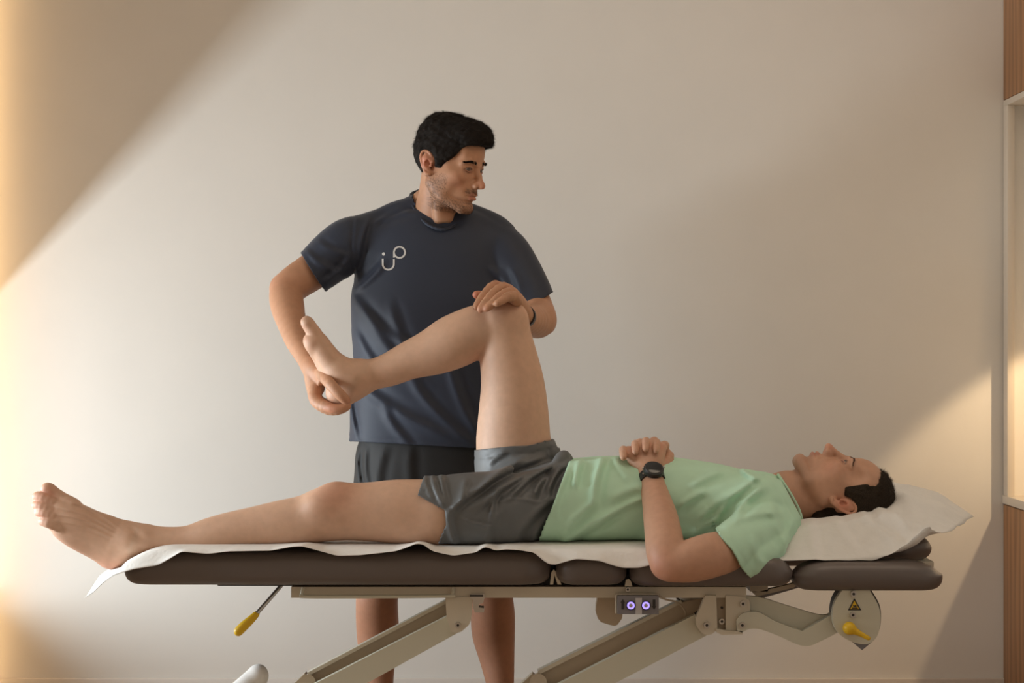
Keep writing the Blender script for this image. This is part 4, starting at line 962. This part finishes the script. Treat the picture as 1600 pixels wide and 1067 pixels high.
digit(F, [(100, 796, 10, yt), (82, 785, 8.2, yt - .006), (68, 778.5, 8.4, yt - .006), (59, 776, 8.0, yt), (57, 776.5, 6.5, yt + .003)], k=.006)
digit(F, [(97, 806, 10, yt - .006), (80, 797, 7.8, yt - .013), (66, 791.5, 8.0, yt - .013), (58, 789, 7.6, yt - .006), (56, 789.5, 6, yt)], k=.006)
digit(F, [(97, 816, 10, yt - .012), (83, 807, 7.6, yt - .019), (70, 802, 7.7, yt - .019), (62, 800, 7.3, yt - .012), (60, 800.5, 6, yt - .006)], k=.006)
digit(F, [(108, 827, 10, yt - .004), (90, 821.5, 8.6, yt - .018), (76, 816.5, 8.2, yt - .023), (68, 814, 7.4, yt - .017), (66.5, 814.5, 6, yt - .012)], k=.006)
# toe nails: slight flats
for (a, b, c, r) in ((77, 760, 4.612, .007), (60, 771.5, 4.603, .004), (59, 785, 4.598, .004), (63, 796, 4.594, .004)): F.ell(W(a, b, c), (r, .003, r * .8), 's', k=.002)
# raised far leg
yr = 4.92
F.limb([(840, 790, 60, 4.88), (815, 745, 60, 4.91), (803, 700, 58, yr), (802.5, 650, 54, yr), (801, 600, 48.5, yr), (793, 552, 43.5, yr), (787, 522, 40, yr), (782, 507, 37, yr)], k=.03)
F.ell(W(797, 500, 4.905), (.040, .045, .040), k=.025); F.ell(W(808, 494, 4.895), (.018, .025, .024), k=.02); F.ell(W(776, 497, 4.885), (.02, .02, .02), k=.03)
F.limb([(782, 507, 36, yr), (765, 512, 38, yr), (742, 519, 40, yr), (708, 534.5, 41, yr), (677, 549.5, 35.5, yr), (641, 562.5, 29, yr), (612, 576, 25.5, yr), (590, 583, 23, yr), (572, 587, 23, yr), (556, 591, 25, yr)], k=.022)
F.limb([(562, 592, 24, yr), (550, 600, 25, yr), (539, 609, 23, yr), (529, 615, 19.5, yr)], k=.02)
F.limb([(552, 590, 25, yr), (535, 583, 24.5, yr), (519, 569, 20.5, yr + .005), (506, 550, 17, yr + .01), (496, 533, 15, yr + .012)], k=.025, fy=1.35)
F.limb([(536, 612, 15, yr), (517, 588, 13, yr), (500, 556, 12, yr), (492, 540, 13.5, 4.895), (487, 532, 13, 4.895)], k=.02)
digit(F, [(499, 536, 14, 4.900), (491, 521, 11.5, 4.893), (484, 510, 10.2, 4.890), (480, 504, 9.8, 4.888), (478.5, 502, 8, 4.888)], k=.010)
for i, dy in enumerate((.026, .044, .060, .075)):
    digit(F, [(501 + i * 2, 534 + i * 4, 10, 4.905 + dy), (490 + i * 2.5, 517 + i * 5, 7.6, 4.900 + dy), (484 + i * 2.5, 507 + i * 5.5, 7.2 - i * .3, 4.900 + dy), (482 + i * 2.5, 504 + i * 5.5, 5.6, 4.900 + dy)], k=.006)
F.ell(W(546, 586, 4.884), (.017, .011, .017), k=.012)
F.limb([(530, 580, 16, 4.90), (514, 561, 16.5, 4.898), (500, 541, 15, 4.896)], k=.02)
# near arm
F.limb([(1205, 812, 38, 4.69), (1178, 838, 30, 4.62), (1145, 858, 31, 4.54), (1112, 867, 34, 4.478), (1080, 876, 32.5, 4.460), (1058, 880, 28, 4.455), (1045, 879, 27, 4.457), (1040, 862, 29, 4.475), (1037, 838, 28.5, 4.52), (1032, 808, 26, 4.575), (1026, 782, 22, 4.63), (1021, 762, 18.8, 4.665), (1018, 748, 17.5, 4.688), (1014, 739, 17, 4.70)], k=.02)
F.ell(W(1036, 887, 4.452), (.022, .02, .020), k=.014)
# far arm
F.limb([(1200, 800, 38, 4.97), (1150, 815, 34, 5.03), (1100, 822, 32, 5.06), (1060, 820, 28, 5.07), (1045, 800, 26, 5.04), (1030, 765, 22, 4.97), (1020, 735, 17, 4.90), (1014, 722, 15, 4.875)], k=.02)
# near hand, back towards the camera, fingers laced upward and away
kn = [(986, 712, 8.5, 4.735), (999, 703, 9.5, 4.740), (1015, 699, 10, 4.745), (1031, 702, 10, 4.750)]
for k_ in kn:
    F.limb([(1014, 738, 13, 4.710), ((1014 + k_[0]) / 2, (738 + k_[1]) / 2 + 1, 12.5, 4.722), k_], k=.010)
tips = [[(984, 705, 6.4, 4.757), (982, 703, 6, 4.780), (980, 709, 5.6, 4.812)], [(1000, 694, 7, 4.760), (1000, 692, 6.8, 4.785), (998, 698, 6, 4.825)], [(1020, 692, 7.2, 4.762), (1022, 689.5, 7, 4.785), (1020, 695, 6, 4.83)], [(1036, 697, 7.2, 4.768), (1039, 696, 6.8, 4.79), (1038, 701, 6, 4.825)]]
for k_, t_ in zip(kn, tips): digit(F, [(k_[0], k_[1], k_[2] - 1.2, k_[3])] + t_, k=.005)
digit(F, [(1026, 736, 12, 4.725), (1038, 727, 10, 4.742), (1044, 718, 8.6, 4.765), (1042, 709, 7.6, 4.790), (1036, 704, 6.4, 4.808)], k=.010)
for k_ in kn[:3]: F.limb([(1013, 732, 2.4, 4.688), (k_[0] * .8 + 203, k_[1] * .8 + 146.5, 2.2, k_[3] - .016)], k=.006, sub=1)
# far hand with fingertips coming over
for x_, yt_ in ((974, 716), (993, 707), (1009, 703), (1025, 705)):
    digit(F, [(x_ + 4, 716, 9, 4.868), (x_ + 1, yt_ - 10, 7.4, 4.835), (x_, yt_ - 13, 6.4, 4.790), (x_, yt_ - 12, 6.0, 4.752), (x_, yt_ - 7, 5.8, 4.722), (x_, yt_ - 1, 5.0, 4.707)], k=.0015)
F.limb([(1014, 724, 14, 4.875), (998, 720, 15, 4.855), (985, 716, 12, 4.86)], k=.01)
digit(F, [(1030, 722, 10, 4.86), (1042, 716, 8, 4.835), (1046, 712, 7, 4.81), (1045, 716, 6, 4.790)], k=.006)
head(F, FT2, dict(jaw=1.06, lid=.0030))
F.custom(folds([(182, 822, 102, 781, .0022, 2.6), (178, 826, 95, 794, .0020, 2.4), (174, 831, 92, 804, .0018, 2.4), (170, 838, 94, 815, .0016, 2.4), (590, 600, 640, 575, .0010, 4), (205, 826, 240, 850, -.0015, 5)], front=4.66), op='d')
FB2 = F
hc2 = FT2.pt((0, 0, 0))
fine2 = [(hc2, .158), (W(120, 820, 4.62), .145), (W(508, 560, 4.93), .120), (W(1010, 722, 4.775), .120)]
V2, Q2 = body_mesh(F, (-1.22, 4.36, .50), (1.02, 5.20, 1.20), fine2)
pale = (0.62, 0.385, 0.26); redp = (0.60, 0.22, 0.13)
sp = [(W(525, 772, 4.60), .055, (.60, .27, .17), .55), (W(172, 880, yl), .035, redp, .6), (W(120, 852, yl), .03, redp, .45), (W(75, 770, 4.62), .022, redp, .5), (W(58, 785, 4.62), .022, redp, .55), (W(66, 808, 4.61), .022, redp, .55), (W(92, 840, yl), .025, redp, .5),
      (W(802, 492, 4.90), .04, (.62, .33, .22), .4), (W(750, 552, 4.9), .03, redp, .3), (W(480, 505, 4.89), .018, redp, .3), (W(484, 535, 4.89), .02, redp, .35), (W(528, 625, 4.92), .03, redp, .3)]
col2 = tint(V2, pale, sp)
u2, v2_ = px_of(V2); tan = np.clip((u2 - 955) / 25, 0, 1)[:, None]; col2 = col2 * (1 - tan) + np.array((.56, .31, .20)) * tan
sp = [(W(1032, 885, 4.44), .035, redp, .5)] + [(W(x_, y_, 4.74), .011, (.66, .20, .13), .65) for x_, y_ in ((972, 713), (992, 703), (1011, 700), (1027, 702))] + [(W(x_, y_, 4.76), .010, redp, .4) for x_, y_ in ((986, 708), (1001, 695), (1022, 692), (1040, 700))]
sp += [(FT2.pt((0, -.118, -.036)), .015, redp, .5), (FT2.pt((.05, -.07, -.035)), .024, redp, .35), (FT2.pt((.083, .018, -.004)), .024, (.60, .19, .12), .6)]
sp += lash_spots(FT2, .0030)
for xx in (-.016, -.006, .006, .016): sp += [(FT2.pt((xx, -.098, -.0640)), .0055, (.42, .15, .11), .6), (FT2.pt((xx * .9, -.097, -.0750)), .0060, (.45, .16, .12), .6)]
def tint2(V, col, spots):
    for c, r, cc, st in spots:
        w = (st * np.exp(-((V - np.array(c)) ** 2).sum(1) / (r * r)))[:, None]; col = col * (1 - w) + np.array(cc) * w
    return col
col2 = tint2(V2, col2, sp)
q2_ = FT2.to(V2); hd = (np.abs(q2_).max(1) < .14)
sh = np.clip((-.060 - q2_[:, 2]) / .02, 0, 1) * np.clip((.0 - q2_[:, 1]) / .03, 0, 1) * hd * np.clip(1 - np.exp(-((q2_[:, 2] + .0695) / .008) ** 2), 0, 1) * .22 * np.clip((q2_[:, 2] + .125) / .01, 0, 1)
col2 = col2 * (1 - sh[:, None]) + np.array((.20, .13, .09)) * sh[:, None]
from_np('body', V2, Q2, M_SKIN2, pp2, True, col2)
eyes(FT2, pp2, (0.0, -1, 0.12), (0.09, 0.10, 0.10))
o2 = dict(r=(.0790, .0890, .0850), seed=51, amp=.0020, tmp=.22, side_y=-.027, side_z=.002, nape=.070,
          front=lambda x, y, z: np.maximum(.078 - z + .25 * np.clip(-y - .03, 0, 1) * 0, -y - 1.0), extra=[((0, -.010, .090), (.055, .055, .034)), ((0, -.008, .022), (.0765, .050, .055)), ((0, .056, -.040), (.054, .036, .050))])
H2 = hair_field(FT2, o2); hv, hq = polygonize(H2, .0022, hc2 - .16, hc2 + .16)
from_np('hair', hv, hq, M_HAIR2, pp2)
pp, nn = sample_surface(hv, hq, 16000, 13, lambda c: (FT2.to(c)[:, 0] > -.03) * 1.0 + .15)
q_ = FT2.to(pp); cmb = np.stack([q_[:, 0] * 1.5, np.where(q_[:, 2] > .07, -.9, .9), np.where(q_[:, 2] > .07, .8, -.3)], 1) @ FT2.R.T
strands('hair_strands', pp, nn, cmb, .009 * np.where(q_[:, 2] > .06, 1.25, .65), .0006, M_HAIR2, pp2, 14, lift=.28, jit=.26)
brow(FT2, pp2, M_HAIR2, n=260, seed=17, L=.007, th=.0028)

# mint t-shirt
F = Field()
F.loft(0, [row(815, .222, 722), row(870, .218, 718), row(905, .206, 716), row(941, .190, 714), row(1000, .176, 713), row(1050, .180, 713.5), row(1090, .188, 719), row(1126, .196, 725), row(1165, .20, 735), row(1200, .170, 743), row(1228, .118, 748), row(1262, .10, 752)], k=.02, pw=2.35)
F.limb([(1186, 792, 45, 4.70), (1190, 786, 44, 4.82), (1186, 790, 44, 4.96)], k=.04)
F.limb([(1213, 806, 36, 4.72), (1200, 818, 42, 4.68), (1182, 832, 45, 4.62), (1160, 848, 44, 4.565), (1136, 862, 43, 4.52), (1108, 878, 42, 4.48)], k=.035)
F.limb([(1222, 826, 27, 4.68), (1205, 850, 27, 4.60), (1180, 872, 27, 4.535), (1150, 890, 20, 4.50)], k=.03)
F.limb([(1205, 800, 38, 4.94), (1170, 815, 42, 5.02), (1120, 825, 40, 5.06)], k=.035)
F.limb([(1216, 757, 10, 4.80), (1200, 752, 13, 4.80), (1180, 748, 12, 4.80), (1163, 741, 8, 4.80)], k=.012)
nM = NZ(61, sc=(1, 1, 1))
F.custom(lambda P: nM(P, 17) * .0022, op='d')
F.custom(folds([(1006, 778, 930, 822, .006, 5), (960, 800, 872, 858, .007, 7), (941, 716, 927, 790, .009, 7), (927, 785, 880, 835, .006, 7), (906, 722, 898, 760, .007, 6), (1158, 732, 1186, 748, .008, 5), (1178, 750, 1120, 806, .007, 6), (1148, 768, 1090, 815, .006, 6),
                (1100, 768, 1062, 792, .007, 6), (1192, 760, 1150, 800, .006, 8), (1215, 800, 1150, 812, .004, 7), (1240, 815, 1225, 868, .005, 6), (1205, 790, 1230, 850, .004, 7), (1130, 735, 1080, 760, .005, 8), (1000, 760, 955, 780, .005, 8),
                (1060, 830, 1000, 850, .005, 8), (1120, 812, 1085, 832, .006, 6), (890, 730, 866, 800, .005, 6), (960, 716, 985, 750, .005, 7), (1175, 840, 1190, 880, .004, 6)], front=4.80, sc=1.55), op='d')
sl0 = np.array((1119., 820.)); 
def seam2(P):
    u, v = px_of(P); l1 = -((u - 1142) * -.83 + (v - 857) * .557) - 7
    a = .0013 * np.exp(-(l1 / 1.6) ** 2) * (P[:, 1] < 4.64); l2 = ((u - 1217) * .88 - (v - 743) * .47) + 11
    return (a + .0013 * np.exp(-(l2 / 1.6) ** 2)).astype(np.float32)
F.custom(seam2, op='d')
FSL = Field()
FSL.limb([(1213, 806, 36, 4.72), (1200, 818, 42, 4.68), (1182, 832, 45, 4.62), (1160, 848, 44, 4.565), (1136, 862, 43, 4.52), (1108, 878, 42, 4.48)], k=.035)
FSL.limb([(1222, 826, 27, 4.68), (1205, 850, 27, 4.60), (1180, 872, 27, 4.535), (1150, 890, 20, 4.50)], k=.03)
def cuts2(P):
    u, v = px_of(P)
    hem = ((u - 891) * -.937 + (v - 716) * -.349) * s2
    sl_ = np.where((P[:, 1] < 4.70) & (v > 790) & (u < 1200) & (FSL.ev(P) < .030), ((u - 1142) * -.83 + (v - 857) * .557 - 1.5 * np.sin((v - 820) / 9.)) * s2, -1)
    sf_ = np.where((P[:, 1] > 5.02) & (u < 1170), ((u - 1140) * -1.0) * s2, -1)
    nk_ = ((u - 1217) * .88 - (v - 743) * .47) * s2
    nk_ = np.maximum(nk_, (u - 1252) * s2)
    return np.maximum(np.maximum(hem, sl_), np.maximum(nk_, sf_)).astype(np.float32)
F.custom(lambda P: np.where(P[:, 1] > 4.53, ZR - P[:, 2], -1 + 0 * P[:, 2]).astype(np.float32) * np.clip((P[:, 1] - 4.53) / .05, 0, 1) + -.05 * (1 - np.clip((P[:, 1] - 4.53) / .05, 0, 1)), op='i', k=.015)
shirt2, v, q = cloth('shirt', F, cuts2, .0045, (.02, 4.38, .54), (.80, 5.22, .87), M_MINT, pp2)
F = Field(); pc = cr([W(1216, 742, 4.79), W(1226, 757, 4.755), W(1238, 776, 4.735), W(1249, 798, 4.735), W(1254, 818, 4.75), W(1254, 825, 4.82), W(1250, 815, 4.88), W(1236, 780, 4.90), W(1222, 752, 4.86)], 4, closed=True); pc.append(pc[0])
F.chain([(*p, .0036) for p in pc], k=.003, kin=.002)
v2, q2 = polygonize(F, .0025, (.60, 4.66, .60), (.78, 4.98, .82)); from_np('collar', v2, q2, M_MINT, shirt2)

# slate shorts
F = Field()
F.loft(0, [row(760, .150, 752), row(790, .160, 742), row(830, .168, 728), row(865, .168, 720), row(905, .160, 727), row(930, .150, 732)], k=.02, pw=2.3)
F.limb([(630, 801, 55, 4.645), (665, 801, 57, 4.645), (700, 801, 59, 4.65), (740, 800, 62, 4.66), (790, 797, 61, 4.69), (840, 793, 56, 4.72)], k=.04)
F.limb([(804, 680, 60, yr), (804, 700, 62, yr), (806, 730, 64, 4.92), (815, 760, 66, 4.90), (835, 790, 62, 4.88)], k=.04)
F.limb([(862, 748, 6, 4.74), (868, 733, 8, 4.75), (875, 718, 8.5, 4.76), (882, 711, 6.5, 4.77), (889, 716, 5, 4.79), (892, 724, 5, 4.79)], k=.022)
F.limb([(872, 750, 5, 4.73), (880, 735, 7, 4.74), (889, 722, 6, 4.765)], k=.014)
F.limb([(842, 706, 14, 4.89), (862, 698, 10, 4.88), (866, 712, 10, 4.87)], k=.02)
nS = NZ(71); F.custom(lambda P: nS(P, 19) * .0018, op='d')
F.custom(folds([(820, 716, 752, 760, .010, 5), (842, 716, 722, 785, .010, 5), (862, 727, 799, 774, .011, 5), (828, 738, 749, 792, .009, 6), (778, 764, 768, 806, .008, 4), (876, 730, 857, 768, .010, 5), (728, 751, 721, 786, .006, 5), (676, 747, 694, 790, .006, 4), (690, 746, 698, 785, .006, 4), (664, 748, 676, 780, .003, 3),
                (878, 770, 799, 846, .007, 7), (777, 800, 758, 850, .006, 7), (868, 790, 830, 850, .005, 7), (850, 745, 835, 775, .008, 5), (700, 800, 712, 850, .006, 5), (790, 706, 765, 724, .004, 5), (740, 760, 705, 800, .007, 6), (882, 745, 870, 780, .008, 4), (720, 810, 775, 822, .003, 2)], front=4.95, sc=1.25), op='d')
pk = np.array([(779, 784), (794, 780), (809, 779), (825, 781), (839, 785), (852, 780), (863, 768), (874, 762)], float)
def pocket(P):
    u, v = px_of(P); d = np.full(len(P), 99., np.float32)
    for a, b in zip(pk, pk[1:]):
        t = np.clip(((u - a[0]) * (b - a)[0] + (v - a[1]) * (b - a)[1]) / ((b - a) ** 2).sum(), 0, 1); d = np.minimum(d, np.hypot(u - a[0] - t * (b - a)[0], v - a[1] - t * (b - a)[1]))
    hemf = np.abs(v - (np.interp(u, [740, 799, 828, 866], [703, 697, 696, 686]) + 13)) + 99 * ((u > 868) | (v > 740)); hemn = np.abs(u - (np.interp(v, [740, 745, 772, 797, 820, 856], [666, 662, 653, 695, 697, 684]) + 10)) + 99 * (v > 800)
    return ((-.004 * np.exp(-(d / 2.0) ** 2) + .0016 * np.exp(-(hemf / 1.4) ** 2) + .0016 * np.exp(-(hemn / 1.4) ** 2)) * (P[:, 1] < 4.93)).astype(np.float32)
F.custom(pocket, op='d')
F.custom(lambda P: ZR - P[:, 2], op='i', k=.015)
def cuts3(P):
    u, v = px_of(P)
    a = (np.interp(v, [740, 745, 772, 797, 820, 856], [666, 662, 653, 695, 697, 684]) - u) * s2 * .75
    b = (np.interp(u, [740, 742, 799, 828, 866, 871, 880, 905], [703, 703, 697, 696, 686, 699, 700, 700]) - v) * s2
    return np.maximum(a, b).astype(np.float32)
cloth('shorts', F, cuts3, .0042, (-.27, 4.40, .56), (.25, 5.10, .90), M_SLATE, pp2)

# black watch on the near wrist
wax = W(1014, 739, 4.70) - W(1026, 782, 4.63); wax /= np.linalg.norm(wax)
wn = np.array((0.10, -.76, .62)); wn -= wax * wn.dot(wax); wn /= np.linalg.norm(wn); wp = W(1018.5, 750, 4.683)
wroot = band('wristwatch', wp, wax, .0300, .0285, .021, .0035, M_WATCH, pp2, up=tuple(wn))
wroot['label'] = 'black round-faced wristwatch with black strap'
def disc_n(name, c, n, r0, r1, th, m, parent, seg=40, bev=.001):
    bm = bmesh.new(); bmesh.ops.create_cone(bm, cap_ends=True, segments=seg, radius1=r0, radius2=r1, depth=th)
    q = Vector((0, 0, 1)).rotation_difference(Vector(n).normalized()); bmesh.ops.rotate(bm, verts=bm.verts, cent=(0, 0, 0), matrix=q.to_matrix()); bmesh.ops.translate(bm, verts=bm.verts, vec=Vector([float(x) for x in c]))
    return bm_obj(name, bm, m, parent, bevel=bev)
wc = wp + wn * .0335
disc_n('watch_case', wc, wn, .0245, .0235, .011, M_WATCH, wroot)
disc_n('watch_bezel', wc + wn * .0062, wn, .0222, .0205, .0025, M_DARK, wroot, bev=.0004)
disc_n('watch_glass', wc + wn * .0072, wn, .0190, .0188, .0012, M_GLASS, wroot, bev=.0002)
for dx_, dz_ in ((-.0245, .004), (-.0235, -.009), (.0245, .006)):
    disc_n('watch_button', wc + np.array((dx_, 0, dz_)), (1, 0, .2), .0022, .0022, .005, M_STEEL, wroot, 12, .0003)
tube_mesh('strap_tail', [W(1001, 752, 4.672), W(994, 756, 4.665), W(999.5, 771, 4.655)], [.003, .0035, .0015], M_WATCH, wroot)
print('patient done %.1f' % (time.time() - T_START))
